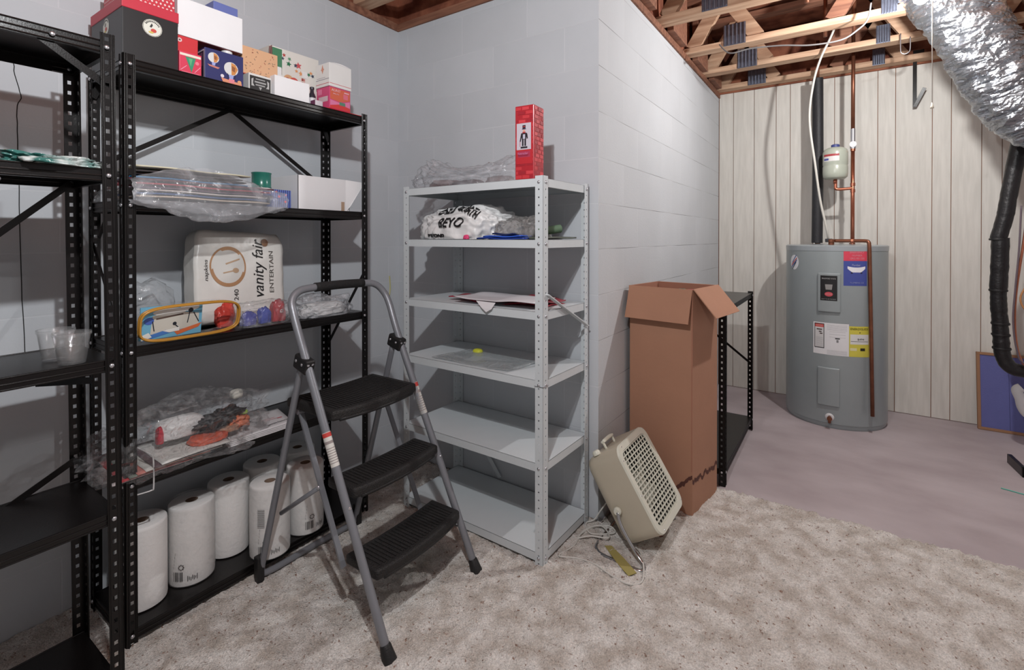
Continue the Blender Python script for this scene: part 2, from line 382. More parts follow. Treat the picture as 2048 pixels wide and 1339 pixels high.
# panelled wall: boards over a dark backing
b = MB(); b.box((XC, YD, 0), (2.6, YD+.1, 2.55), 1)
gx = [XC+.004, -.779, -.619, -.458, -.357, -.2, -.06, .045, .207, .311, .515, .616, .771, .871, 1.07, 1.17, 1.37, 1.47, 1.68, 1.85, 2.05, 2.2, 2.4, 2.6]
for i in range(len(gx)-1): b.box((gx[i]+.002, YD-.006, .004), (gx[i+1]-.002, YD, 2.5), 0)
b.build('wall_panelled', [M['panel'], M['groove']])['kind'] = 'structure'
wall('wall_right', (2.6, -1.6, 0), (2.7, YD+.1, 2.9), M['white'])
wall('trim_1', (XA-.09, -1.6, HW), (XA+.012, YB, HW+.04), M['woodred'])
wall('trim_2', (XA+.012, YB-.012, HW), (XC-.012, YB+.09, HW+.04), M['woodred'])
wall('trim_3', (XC-.1, YB-.012, HW), (XC+.012, YD, HW+.04), M['woodred'])
wall('trim_4', (XC-.03, YB+.1, HW+.04), (XC-.012, YD, 2.93), M['osb'])
wall('trim_5', (XA-.05, -1.6, HW+.04), (XA-.02, YB+.06, 2.93), M['osb'])
wall('trim_6', (XA-.02, YB+.02, HW+.04), (XC-.03, YB+.05, 2.93), M['osb'])
wall('trim_7', (XC, YD-.03, HW+.03), (2.6, YD+.1, 2.93), M['osb'])
wall('ceiling', (-2.4, -1.6, 2.93), (2.7, YD+.1, 2.96), M['osb'])
# floor trusses over the room
TZ = HW+.04
def truss(y, x0, x1, label, plates):
    t = thing('floor_truss', label, 'joist', (x0, y, TZ), group='timber floor trusses overhead')
    L = x1-x0
    MB().box((0, 0, 0), (L, .089, .038)).build('bottom_chord', M['wood'], t, bevel=.002)
    MB().box((0, 0, .36), (L, .089, .398)).build('top_chord', M['woodred'], t)
    x = .05; k = 0
    while x < L-.2:
        w = MB().bar((x, .045, .04), (x+.2, .045, .36), .085, .038, up=(0, 1, 0)).build('web', M['woodred'] if k % 2 else M['wood'], t)
        w2 = MB().bar((x+.4, .045, .04), (x+.2, .045, .36), .085, .038, up=(0, 1, 0)).build('web', M['wood'], t)
        x += .8; k += 1
    for px in plates:
        b = MB(); u = px-x0; k = .55 if px > 0 else 1; h = .115 if px > 0 else .135
        b.box((u-.066*k, -.003, 0), (u+.066*k, -.001, h))
        for i in range(6): b.tube([(u+(-.058+i*.0232)*k, -.004, .003), (u+(-.058+i*.0232)*k, -.004, h-.003)], .0065*k, 8)
        b.build('nail_plate', M['plate'], t)
    return t
XE = 2.55
truss(4.40, XC-.01, XE, 'timber floor truss nearest the panelled wall', (-.585, .205, 1.0))
truss(3.92, XC-.01, XE, 'timber floor truss second from the panelled wall, grey wire loops below it', (-.585, .205, 1.0))
truss(3.42, XC-.01, XE, 'timber floor truss third from the panelled wall, behind the pull cord', (-.585, .205, 1.0))
truss(2.83, XC-.01, XE, 'timber floor truss at top edge of photo, nearest of those over the concrete', (-.585, .205, 1.0))
truss(2.22, XC-.01, XE, 'timber floor truss over the cardboard box, above the photo edge', (-.585,))
truss(1.70, XA-.01, XC+.3, 'timber floor truss over the white shelving corner', (-2.0,))
truss(1.10, XA-.01, XC+.3, 'timber floor truss over the far end of the black shelving', (-1.95,))
# short blocks between the trusses above the side wall
for y in (2.36, 2.98, 3.57, 4.07):
    tag(MB().box((0, 0, 0), (.04, .30, .30)).build('blocking_board', M['woodred'], bevel=.002), {2.36: 'brown blocking board above side wall, nearest the back wall corner', 2.98: 'brown blocking board above side wall between two upper metal plates', 3.57: 'brown blocking board above side wall, second from panelled wall', 4.07: 'brown blocking board above side wall beside the panelled wall'}[y], 'board').location = (XC+.012, y, TZ+.001)

# ------------------------------------------------------------------ slotted steel shelving
def slotted(b, O, U, N, width, height, t, pitch, hw, hh, start):
    """perforated strip: O corner, U across, N thickness direction, z up"""
    O, U, N = Vector(O), Vector(U), Vector(N); Z = Vector((0, 0, 1)); c = width*.55
    def pt(u, v, k): return b.bm.verts.new(O+U*u+Z*v+N*(t*k))
    zs = []; z = start
    while z+hh < height-.004: zs.append(z); z += pitch
    prev = 0
    for i, z in enumerate(zs):
        nxt = z+hh+(pitch-hh)/2 if i < len(zs)-1 else height
        for k in (0, 1):
            o_ = [pt(0, prev, k), pt(width, prev, k), pt(width, nxt, k), pt(0, nxt, k)]
            i_ = [pt(c-hw/2, z, k), pt(c+hw/2, z, k), pt(c+hw/2, z+hh, k), pt(c-hw/2, z+hh, k)]
            for j in range(4): b.quadface([o_[j], o_[(j+1) % 4], i_[(j+1) % 4], i_[j]])
            if k == 0: i0 = i_
            else:
                for j in range(4): b.quadface([i0[j], i0[(j+1) % 4], i_[(j+1) % 4], i_[j]])
        prev = nxt
    for (u0, u1) in ((0, 0), (width, width)):
        b.quadface([pt(u0, 0, 0), pt(u0, 0, 1), pt(u0, height, 1), pt(u0, height, 0)])
    b.quadface([pt(0, height, 0), pt(width, height, 0), pt(width, height, 1), pt(0, height, 1)])
def post(parent, x, y, sx, sy, H, m, w, pitch, hole, name='upright'):
    b = MB()
    slotted(b, (0, 0, 0), (0, sy, 0), (sx, 0, 0), w, H, .0016, pitch, hole[0], hole[1], .018)
    slotted(b, (0, 0, 0), (sx, 0, 0), (0, sy, 0), w, H, .0016, pitch, hole[0], hole[1], .018)
    if name == 'upright' and w < .035:      # rolled ribs along the edges of the strips
        for u in (.0025, w*.28, w*.84, w-.001):
            b.tube([(-.0004*sx, sy*u, 0), (-.0004*sx, sy*u, H)], .0014, 6); b.tube([(sx*u, -.0004*sy, 0), (sx*u, -.0004*sy, H)], .0014, 6)
    o = b.build(name, m, parent, fix=False); o.location = (x, y, 0); return o
_bolt = None
def bolt(parent, loc, axis):
    global _bolt
    if _bolt is None:
        b = MB(); b.lathe([(.0062, 0), (.0062, .0012), (.0048, .0032), (.002, .0042)], 12); _bolt = b.build('bolt', M['bolt'], smooth=True).data
        bpy.data.objects.remove(bpy.data.objects['bolt'])
    o = link('bolt', _bolt, parent); o.location = loc
    o.rotation_euler = {'+x': (0, PI/2, 0), '-x': (0, -PI/2, 0), '-y': (PI/2, 0, 0), '+y': (-PI/2, 0, 0)}[axis]
    return o
def tray(parent, x0, x1, y0, y1, z, m, lip=.032, ribs=True, name='shelf'):
    """z is the top surface"""
    b = MB(); t = .0014
    b.box((x0, y0, z-t), (x1, y1, z))
    for lo, hi in (((x0, y0), (x1, y0+t)), ((x0, y1-t), (x1, y1)), ((x0, y0), (x0+t, y1)), ((x1-t, y0), (x1, y1))):
        b.box((lo[0], lo[1], z-lip), (hi[0], hi[1], z))
    if ribs:
        for q in (.003, .5, .9):
            zz = z-lip*q
            b.tube([(x1, y0+.002, zz), (x1, y1-.002, zz)], .0024, 8); b.tube([(x0, y0+.002, zz), (x0, y1-.002, zz)], .0024, 8)
            b.tube([(x0+.002, y0, zz), (x1-.002, y0, zz)], .0024, 8)
    # stiffening fold under the edge
    b.box((x0+t, y0+t, z-lip), (x0+.014, y1-t, z-lip+t)); b.box((x1-.014, y0+t, z-lip), (x1-t, y1-t, z-lip+t))
    b.box((x0+.014, y0+t, z-lip), (x1-.014, y0+.012, z-lip+t)); b.box((x0+.014, y1-.012, z-lip), (x1-.014, y1-t, z-lip+t))
    return b.build(name, m, parent)
def rack(name, label, X, Y, x0, x1, y0, y1, H, levels, m, w, pitch, hole, lip, ribs=True, long_axis='y'):
    """levels: top surfaces. coordinates are relative to (X,Y)"""
    t = thing(name, label, 'shelving unit', (X, Y, 0))
    posts = []
    for (px, sx) in ((x1, -1), (x0, 1)):
        for (py, sy) in ((y0, 1), (y1, -1)):
            posts.append((post(t, px, py, sx, sy, H, m, w, pitch, hole), sx, sy))
    for z in levels:
        tray(t, x0+.004, x1-.004, y0+.004, y1-.004, z, m, lip, ribs)
        for (p, sx, sy) in posts:
            if sx < 0:      # outer face seen from the room
                bolt(p, (.0003, sy*w*.55, z-lip*.5), '+x')
                bolt(p, (-w*.55, -.0003*sy, z-lip*.5), '-y' if sy > 0 else '+y')
            elif long_axis == 'x' or sy > 0:
                bolt(p, (w*.55, -.0003*sy, z-lip*.5), '-y' if sy > 0 else '+y')
            else: bolt(p, (.004, sy*w*.55, z-lip*.5), '+x')
    return t
SB = dict(m=M['blackmetal'], w=.031, pitch=.0305, hole=(.0085, .011), lip=.032)
# far black unit (in the middle of the left wall)
LV2 = [1.818, 1.385, .932, .522, .058]
u2 = rack('steel_shelving_unit', 'tall black slotted-steel shelving unit holding the paper towels and gift boxes', -1.96, 1.034, -.155, .15, -.46, .46, 1.832, LV2, **SB)
for s in (-1, 1):
    MB().bar((-.145, 0, 1.80), (-.145, s*.445, 1.51), .003, .017).build('brace', M['blackmetal'], u2)
    MB().bar((-.13, s*.43, 1.80), (-.13, s*.455, 1.74), .003, .02).build('brace', M['blackmetal'], u2)
MB().bar((.14, .452, 1.115), (-.145, .452, .735), .014, .003, up=(0, 1, 0)).build('brace', M['blackmetal'], u2)
MB().bar((.14, -.452, .90), (-.145, -.452, 1.25), .014, .003, up=(0, 1, 0)).build('brace', M['blackmetal'], u2)
MB().bar((-.145, -.41, 1.36), (-.10, -.449, 1.27), .003, .016).build('brace', M['blackmetal'], u2)
# near black unit at the left edge, leaning a hair
LV1 = [1.786, 1.447, .94, .528, .06]
u1 = rack('steel_shelving_unit', 'tall black slotted-steel shelving unit at left edge of photo, nearly empty', -1.7725, .0512, -.1575, .1525, -.46, .46, 1.807, LV1, **SB)
u1.rotation_euler = (.009, 0, 0)
for p, q in (((-.14, .44, 1.43), (-.14, .02, 1.02)), ((-.14, .44, .60), (-.14, .18, .46)), ((.14, .30, 1.77), (.14, .45, 1.67)), ((.13, .30, .91), (.0, .44, .86)), ((-.14, .10, 1.76), (-.14, .40, 1.76))):
    MB().bar(p, q, .003, .018).build('brace', M['blackmetal'], u1)
bolt(u1, (.153, .335, 1.770), '+x'); bolt(u1, (.153, .235, 1.405), '+x')
# white unit
u3 = rack('steel_shelving_unit', 'white slotted-steel shelving unit with six shelves in the wall corner', -1.324, 1.807, -.385, .385, -.192, .19, 1.507, [1.498, 1.262, .985, .722, .402, .058],
          M['whitemetal'], .036, .0305, (.006, .006), .032, ribs=False, long_axis='x')
MB().bar((.388, -.17, 1.052), (.388, .17, .885), .004, .02, up=(1, 0, 0)).build('brace', M['whitemetal'], u3)
MB().bar((-.36, .184, .39), (-.10, .184, .07), .02, .004, up=(0, 1, 0)).build('brace', M['whitemetal'], u3)
MB().bar((-.36, .184, .70), (-.26, .184, .56), .02, .004, up=(0, 1, 0)).build('brace', M['whitemetal'], u3)
b = MB(); b.box((.347, -.1945, .7), (.3865, -.1925, .702)); b.box((.3855, -.1945, .7), (.3875, -.155, .702)); b.build('splice_joint', M['bolt'], u3)
u3.rotation_euler = (0, 0, -.022)
# low black unit behind the cardboard box
u4 = rack('steel_shelving_unit', 'low black two-shelf steel unit behind the tall cardboard box', -.69, 3.125, -.19, .195, -.455, .455, .915, [.905, .085], M['blackmetal'], .031, .0305, (.0085, .011), .028)
for s in (-1, 1):
    MB().bar((-.175, -s*.44, .87), (-.175, s*.44, .10), .003, .017).build('brace', M['blackmetal'], u4)
MB().bar((-.175, .44, .72), (.18, .452, .44), .014, .003, up=(0, 1, 0)).build('brace', M['blackmetal'], u4)

# ------------------------------------------------------------------ step ladder
def ladder():
    t = thing('step_ladder', 'grey three-step folding ladder with black treads in front of the black shelving', 'step ladder', (-1.45, 1.2, 0))
    O = Vector((-1.45, 1.2, 0)); L = lambda p: Vector(p)-O
    F1, C1, F2, C2 = Vector((-1.121, 1.0, .02)), Vector((-1.5, .98, .855)), Vector((-1.15, 1.455, .02)), Vector((-1.5, 1.40, .856))
    top = [F1, F1.lerp(C1, .5), C1, Vector((-1.565, .977, 1.0)), Vector((-1.59, .985, 1.05)), Vector((-1.601, 1.015, 1.078)), Vector((-1.605, 1.065, 1.087)),
           Vector((-1.605, 1.19, 1.09)), Vector((-1.605, 1.31, 1.087)), Vector((-1.601, 1.36, 1.078)), Vector((-1.59, 1.39, 1.05)), Vector((-1.565, 1.402, 1.0)), C2, F2.lerp(C2, .5), F2]
    fr = MB().tube([L(p) for p in cr(top, 6)], .0135, 16).build('front_frame', M['greytube'], t, smooth=True)
    MB().tube([L(p) for p in cr([(-1.605, 1.085, 1.088), (-1.605, 1.19, 1.09), (-1.605, 1.30, 1.088)], 4)], .017, 16).build('foam_grip', M['foam'], t, smooth=True)
    R1, R2 = Vector((-1.77, .972, .05)), Vector((-1.765, 1.39, .05))
    A1, A2 = C1+Vector((-.03, .004, -.01)), C2+Vector((-.03, -.004, -.01))
    rear = [A1, A1.lerp(R1, .5), R1+Vector((.006, 0, .02)), R1+Vector((0, .006, -.012)), R1+Vector((.003, .045, -.02)), Vector((-1.767, 1.19, .03)), R2+Vector((.003, -.045, -.02)), R2+Vector((0, -.006, -.012)), R2+Vector((.006, 0, .02)), A2.lerp(R2, .5), A2]
    MB().tube([L(p) for p in cr(rear, 6)], .0115, 14).build('rear_frame', M['greytube'], t, smooth=True)
    for i, (c, a, s) in enumerate(((C1, A1, 1), (C2, A2, -1))):
        d = (c-(F1 if i == 0 else F2)).normalized(); mid = (c+a)/2
        q = MB().bar(L(mid-Vector((.036, 0, -.004))), L(mid+Vector((.036, 0, -.018))), .036, .052).build('hinge_clamp', M['blackplastic'], t, bevel=.008, seg=3)
        for dx in (-.018, .014):
            MB().lathe([(.0055, 0), (.005, .002), (.002, .003)], 12, c=L(mid+Vector((dx, -.0182, -.006 if dx > 0 else .004))), axis=Matrix.Rotation(PI/2, 3, 'X')).build('rivet', M['bolt'], q, smooth=True)
            MB().lathe([(.0055, 0), (.005, .002), (.002, .003)], 12, c=L(mid+Vector((.0375, dx*.5, -.006))), axis=Matrix.Rotation(PI/2, 3, 'Y')).build('rivet', M['bolt'], q, smooth=True)
    for i, (f, c) in enumerate(((F1, C1), (F2, C2))):
        d = (c-f).normalized(); a = f+d*.035; e = f-d*.018
        MB().tube([L(a), L(f+d*.03), L(f), L(e)], [.0145, .017, .021, .024], 16).build('foot_cap', M['blackplastic'], t, smooth=True, auto=50)
    for r, s in ((R1, 1), (R2, -1)):
        b = MB(); y = r.y-1.2; x = r.x+1.45
        b.prism([(-.014, .055), (.016, .055), (.016, -.048), (-.006, -.048), (-.014, .0)], -.013, .013, mx=Matrix(((1, 0, 0, x), (0, 0, 1, y-s*.008), (0, 1, 0, .05), (0, 0, 0, 1))))
        b.build('foot_cap', M['blackplastic'], t, bevel=.004)
    def tread(xf0, xf1, xb, y0, y1, z, bulge, th=.034):
        b = MB(); n = 14; out = []
        for i in range(n+1):
            u = i/n; y = y0+(y1-y0)*u; out.append((xf0+(xf1-xf0)*u+bulge*math.sin(PI*u)**.8, y))
        for i in range(n+1):
            u = 1-i/n; y = y0+(y1-y0)*u; out.append((xb+bulge*.55*math.sin(PI*u), y))
        b.prism([(x+1.45, y-1.2) for x, y in out], z-th, z)
        o = b.build('tread', M['tread'], t, bevel=.009, seg=3)
        # raised grip bars
        g = MB()
        ys = [y0+.03+(y1-y0-.06)*k/24 for k in range(25)]
        for y in ys:
            u = (y-y0)/(y1-y0); xa = xf0+(xf1-xf0)*u+bulge*math.sin(PI*u)**.8-.022; xb_ = xb+bulge*.55*math.sin(PI*u)+.018
            g.box((xb_+1.45, y-1.2-.003, z), (xa+1.45, y-1.2+.003, z+.0022))
        g.build('grip_pad', M['tread'], o)
        # nose bar under the front edge
        pts = [(xf0+(xf1-xf0)*i/n+bulge*math.sin(PI*i/n)**.8-.006+1.45, y0+(y1-y0)*i/n-1.2, z-th+.002) for i in range(1, n)]
        MB().tube(pts, .007, 8).build('nosing', M['blackplastic'], o, smooth=True)
    tread(-1.195, -1.205, -1.35, 1.02, 1.43, .235, .022)
    tread(-1.29, -1.30, -1.43, 1.01, 1.412, .468, .022)
    tread(-1.395, -1.40, -1.66, 1.005, 1.395, .695, .028)
    for y in (1.022, 1.388):
        f = 0 if y < 1.2 else 1; s = 1 if y < 1.2 else -1
        b = MB(); b.bar((-.15, y-1.2, .655), (.09, y-1.2, .185), .008, .018, up=(0, 1, 0)); b.tube([(-.15, y-1.2-.012, .655), (-.15, y-1.2+.012, .655)], .012, 10)
        b.build('side_link', M['greytube'], t, smooth=False)
        MB().tube([(-1.672+1.45, y-1.2-s*.03, .28), (-1.478+1.45, y-1.2-s*.004, .42)], .008, 10).build('cross_strut', M['greytube'], t, smooth=True)
        MB().lathe([(.007, 0), (.006, .002)], 10, c=(-1.478+1.45, y-1.2-s*.013, .42), axis=Matrix.Rotation(PI/2, 3, 'X')).build('rivet', M['bolt'], t)
    for f, c, a0, a1, col in ((F1, C1, .615, .735, 1), (F2, C2, .66, .80, 1)):
        q0, q1 = f.lerp(c, a0), f.lerp(c, a1); dd = (q1-q0)
        st = MB().tube([L(q0), L(q1)], .0139, 16, caps=False).build('warning_sticker', P((214, 212, 206)), fr, smooth=True)
        MB().tube([L(q0+dd*.86), L(q0+dd*.985)], .0142, 16, caps=False).build('sticker_header', P((196, 66, 60)), st, smooth=True)
        b = MB()
        for k in range(7):
            s0 = q0+dd*(.1+.07*k); b.tube([L(s0), L(s0+dd*.022)], .0142, 16, caps=False)
        b.tube([L(q0+dd*.66), L(q0+dd*.74)], .0142, 16, caps=False)
        b.build('sticker_text', P((150, 140, 138)), st, smooth=True)
        z = L(f.lerp(c, .47))
        MB().lathe([(.006, 0), (.004, .003)], 10, c=z+Vector((.0125, 0, .004)), axis=Matrix.Rotation(PI/2, 3, 'Y')).build('rivet', M['bolt'], fr)
    return t
ladder()

# ------------------------------------------------------------------ tall cardboard box
def tall_box():
    A, B, D = Vector((-.872, 2.330)), Vector((-.561, 2.283)), Vector((-.517, 2.582)); E = A+(D-B)
    t = thing('cardboard_box', 'tall open brown cardboard box with folded-out flaps and a damp stained base', 'box', (-.70, 2.45, .012)); o = Vector((-.70, 2.45)); H = 1.023
    b = MB(); th = .005
    q = [p-o for p in (A, B, D, E)]; cen = sum(q, Vector((0, 0)))/4; qi = [p+(cen-p).normalized()*th*1.4 for p in q]
    V = [[b.bm.verts.new((p.x, p.y, z)) for p in pp] for pp, z in ((q, 0), (q, H), (qi, H), (qi, .01))]
    for i in range(4):
        j = (i+1) % 4
        b.quadface([V[0][i], V[0][j], V[1][j], V[1][i]], 0); b.quadface([V[1][i], V[1][j], V[2][j], V[2][i]], 0); b.quadface([V[2][i], V[2][j], V[3][j], V[3][i]], 1)
    b.quadface(V[0][::-1], 0); b.quadface(V[3], 1)
    b.build('carton_body', [M['cardboard'], M['cardin']], t, fix=True)
    # flaps: front and right fold outwards and down; back and left stand folded behind
    def flap(p0, p1, ang, wdt, name='flap', taper=.0):
        p0, p1 = Vector((*p0, H)), Vector((*p1, H)); e = (p1-p0).normalized(); out = Vector((e.y, -e.x, 0))
        d = out*math.sin(ang)-Vector((0, 0, 1))*math.cos(ang); n = out*math.cos(ang)+Vector((0, 0, 1))*math.sin(ang)
        bb = MB(); a = p0+n*.002; c = p1+n*.002
        pts = [a, c, c+d*wdt-e*taper, a+d*wdt+e*taper]
        lo = [bb.bm.verts.new(x) for x in pts]; hi = [bb.bm.verts.new(x+n*.004) for x in pts]
        bb.quadface(lo[::-1]); bb.quadface(hi)
        for i in range(4): bb.quadface([lo[i], lo[(i+1) % 4], hi[(i+1) % 4], hi[i]])
        return bb.build(name, M['cardboard'], t)
    flap(q[0], q[1], math.radians(17), .158, taper=.0)
    flap(q[1], q[2], math.radians(40), .158)
    flap(q[2], q[3], math.radians(6), .15)
    flap(q[3], q[0], math.radians(1), .15)
    # damp stain: irregular band round the foot of the two visible sides
    for (p0, p1, nm) in ((q[0], q[1], 'a'), (q[1], q[2], 'b')):
        e = (p1-p0); n = Vector((e.y, -e.x)).normalized()*.0009; bb = MB(); N = 60; rnd = random.Random(7 if nm == 'a' else 9); hts = []
        for i in range(N+1):
            u = i/N
            base = (.055+.13*max(0, (u-.55)/.45)) if nm == 'a' else (.165-.02*u)
            edge = base+.022*noise.noise(Vector((u*9, 3 if nm == 'a' else 8, 0)))+.012*noise.noise(Vector((u*28, 1, 0)))
            hts.append(edge)
        vv = [[bb.bm.verts.new((p0.x+e.x*i/N+n.x, p0.y+e.y*i/N+n.y, z)) for z in (hts[i]-.016-.016*abs(noise.noise(Vector((i*.35, 5, 0)))), hts[i])] for i in range(N+1)]
        for i in range(N): bb.quadface([vv[i][0], vv[i+1][0], vv[i+1][1], vv[i][1]])
        bb.build('damp_stain', M['damp'], t, fix=False)
    MB().bar((q[1].x-.003, q[1].y+.003, .2), (q[1].x-.003, q[1].y+.003, H), .006, .006).build('corner_crease', M['cardin'], t)
    return t
tall_box()
# wrapping paper rolls inside the box, tips just above the rim
for k, (x, y, c, l) in enumerate(((-.63, 2.36, (60, 130, 110), 'green gift wrap roll standing in the tall cardboard box'), (-.60, 2.40, (200, 70, 90), 'red gift wrap roll standing in the tall cardboard box'), (-.66, 2.35, (214, 186, 190), 'pale pink gift wrap roll standing in the tall cardboard box'))):
    top = (1.035, 1.03, 1.018)[k]
    o = MB().lathe([(.017, 0), (.017, top-.03), (.011, top-.03), (.011, top-.06)], 16, caps=False).build('gift_wrap_roll', P(c), smooth=True, auto=40); o.location = (x, y, .024)
    tag(o, l, 'wrapping paper', 'gift wrap rolls in the cardboard box')

# ------------------------------------------------------------------ box fan
def rrect(w, h, r, n=5):
    out = []
    for cx, cy, a0 in ((w-r, h-r, 0), (r, h-r, 90), (r, r, 180), (w-r, r, 270)):
        for i in range(n+1):
            a = math.radians(a0+90*i/n); out.append((cx+r*math.cos(a), cy+r*math.sin(a)))
    return out
def fan():
    FW, FH, FD = .318, .355, .172
    t = thing('box_fan', 'cream box fan with a square grille tilted back on its chrome stand', 'fan', (-.717, 1.868, .026), rot=(0, math.radians(-32.2), 0))
    b = MB()
    def ring(x, ins, r):
        return [b.bm.verts.new((x, y+ins, z+ins)) for y, z in rrect(FW-2*ins, FH-2*ins, max(r, .004), 6)]
    secs = [(.0, .032, .03), (.004, .020, .034), (.014, .008, .038), (.032, .0015, .042), (.045, 0, .045), (FD-.012, 0, .045), (FD-.002, .002, .044), (FD-.002, .024, .03), (.05, .024, .03)]
    R = [ring(*s) for s in secs]
    for i in range(len(R)-1):
        n = len(R[i])
        for k in range(n): b.quadface([R[i][k], R[i][(k+1) % n], R[i+1][(k+1) % n], R[i+1][k]], 0 if i < 7 else 1)
    b.quadface(R[0][::-1], 0); b.quadface(R[-1], 1)
    b.build('housing', [M['cream'], M['dark']], t, smooth=True, auto=45)
    # bezel
    b = MB(); n = 28
    def rr(x, ins, r): return [b.bm.verts.new((x, y+ins, z+ins)) for y, z in rrect(FW-2*ins, FH-2*ins, r, 6)]
    R = [rr(FD-.006, -.001, .047), rr(FD+.002, .002, .045), rr(FD+.002, .026, .03), rr(FD-.006, .028, .03)]
    for i in range(3):
        m_ = len(R[i])
        for k in range(m_): b.quadface([R[i][k], R[i][(k+1) % m_], R[i+1][(k+1) % m_], R[i+1][k]])
    bz = b.build('bezel', M['creamlight'], t, smooth=True, auto=35)
    b = MB(); x0, x1 = FD-.008, FD
    for i in range(18):
        z = .03+(FH-.06)*i/17; b.box((x0, .026, z-.0018), (x1, FW-.026, z+.0018))
    for i in range(11):
        y = .028+(FW-.056)*i/10; b.box((x0+.002, y-.0014, .028), (x1-.001, y+.0014, FH-.028))
    b.build('grille', M['creamlight'], t)
    for y, z in ((.012, .30), (.012, .16), (.05, .345), (.30, .34), (.30, .02), (.05, .011)):
        MB().lathe([(.003, 0), (.002, .002)], 10, c=(FD+.002, y, z), axis=Matrix.Rotation(PI/2, 3, 'Y')).build('screw', M['bolt'], bz)
    # blades
    b = MB(); b.lathe([(.034, -.02), (.034, .02), (.02, .028)], 24, c=(.10, FW/2, FH/2), axis=Matrix.Rotation(PI/2, 3, 'Y'))
    for k in range(5):
        a = 2*PI*k/5+.3
        def f(u, v):
            rr_ = .03+.095*u; an = a+(v-.5)*1.0*(1-.15*u); return Vector((.10+.016*(v-.5)*2, FW/2+rr_*math.cos(an), FH/2+rr_*math.sin(an)))
        b.grid(f, 5, 6)
    b.build('fan_blades', M['creamlight'], t, smooth=True, solid=.002, fix=False)
    # handle and knobs on the top face
    h = MB().tube(cr([(.085, .085, FH-.002), (.085, .085, FH+.024), (.085, .095, FH+.032), (.085, .165, FH+.032), (.085, .175, FH+.024), (.085, .175, FH-.002)], 4), .0055, 10).build('handle', M['creamlight'], t, smooth=True)
    MB().box((.076, .08, FH+.024), (.094, .18, FH+.034)).build('handle_grip', M['creamlight'], h, bevel=.003)
    MB().lathe([(.017, 0), (.017, .012), (.012, .018)], 20, c=(.06, .038, FH-.001)).build('speed_knob', M['creamlight'], t, smooth=True, auto=40)
    for y in (.0, FW):
        s = -1 if y == 0 else 1
        MB().lathe([(.012, 0), (.0165, .006), (.0165, .014), (.012, .02)], 20, c=(.056, y+s*.001, .142), axis=Matrix.Rotation(-s*PI/2, 3, 'X')).build('pivot_knob', M['creamlight'], t, smooth=True, auto=40)
    for y in (.05, FW-.05):
        MB().box((FD-.03, y-.008, -.008), (FD-.014, y+.008, .003)).build('rubber_foot', M['damp'], t, bevel=.002)
    inv = (Matrix.Translation(t.location) @ t.rotation_euler.to_matrix().to_4x4()).inverted()
    wp = [(-.742, 1.853, .175), (-.725, 1.845, .13), (-.665, 1.835, .055), (-.628, 1.82, .027), (-.622, 1.805, .016), (-.65, 1.795, .013), (-.78, 1.805, .012), (-.82, 1.825, .012), (-.835, 1.87, .012), (-.835, 2.03, .012),
          (-.835, 2.17, .012), (-.82, 2.215, .012), (-.78, 2.222, .012), (-.65, 2.222, .013), (-.622, 2.215, .02), (-.665, 2.212, .055), (-.725, 2.208, .13), (-.742, 2.202, .175)]
    MB().tube([inv @ Vector(p) for p in cr(wp, 6)], .0075, 12).build('stand', M['chrome'], t, smooth=True)
fan()
cable = [(-.80, 2.03, .20), (-.875, 2.0, .08), (-.905, 1.985, .03), (-.93, 1.955, .02), (-.88, 1.90, .02), (-.80, 1.96, .02), (-.84, 1.99, .022), (-.90, 1.93, .02), (-.915, 1.84, .02), (-.87, 1.87, .028), (-.80, 1.90, .03), (-.86, 1.96, .03), (-.915, 1.90, .02), (-.905, 1.79, .018), (-.925, 1.70, .018), (-.86, 1.725, .018), (-.79, 1.732, .018), (-.70, 1.705, .018), (-.64, 1.70, .018), (-.605, 1.735, .018), (-.615, 1.79, .03), (-.655, 1.87, .035), (-.70, 1.92, .02)]
tag(MB().tube(cr(cable, 8), .0032, 8).build('power_cord', P((206, 204, 198)), smooth=True), 'thin white power cord coiled on the carpet beside the fan', 'cord')
o = MB(); yp = [(-.80, 1.855), (-.775, 1.87), (-.70, 1.82), (-.635, 1.77), (-.655, 1.738), (-.72, 1.785)]
o.prism([(x, y) for x, y in yp[::-1]], .019, .021)
tag(o.build('paper_strip', P((160, 148, 88), .8)), 'crumpled yellow paper strip lying under the fan stand', 'paper')

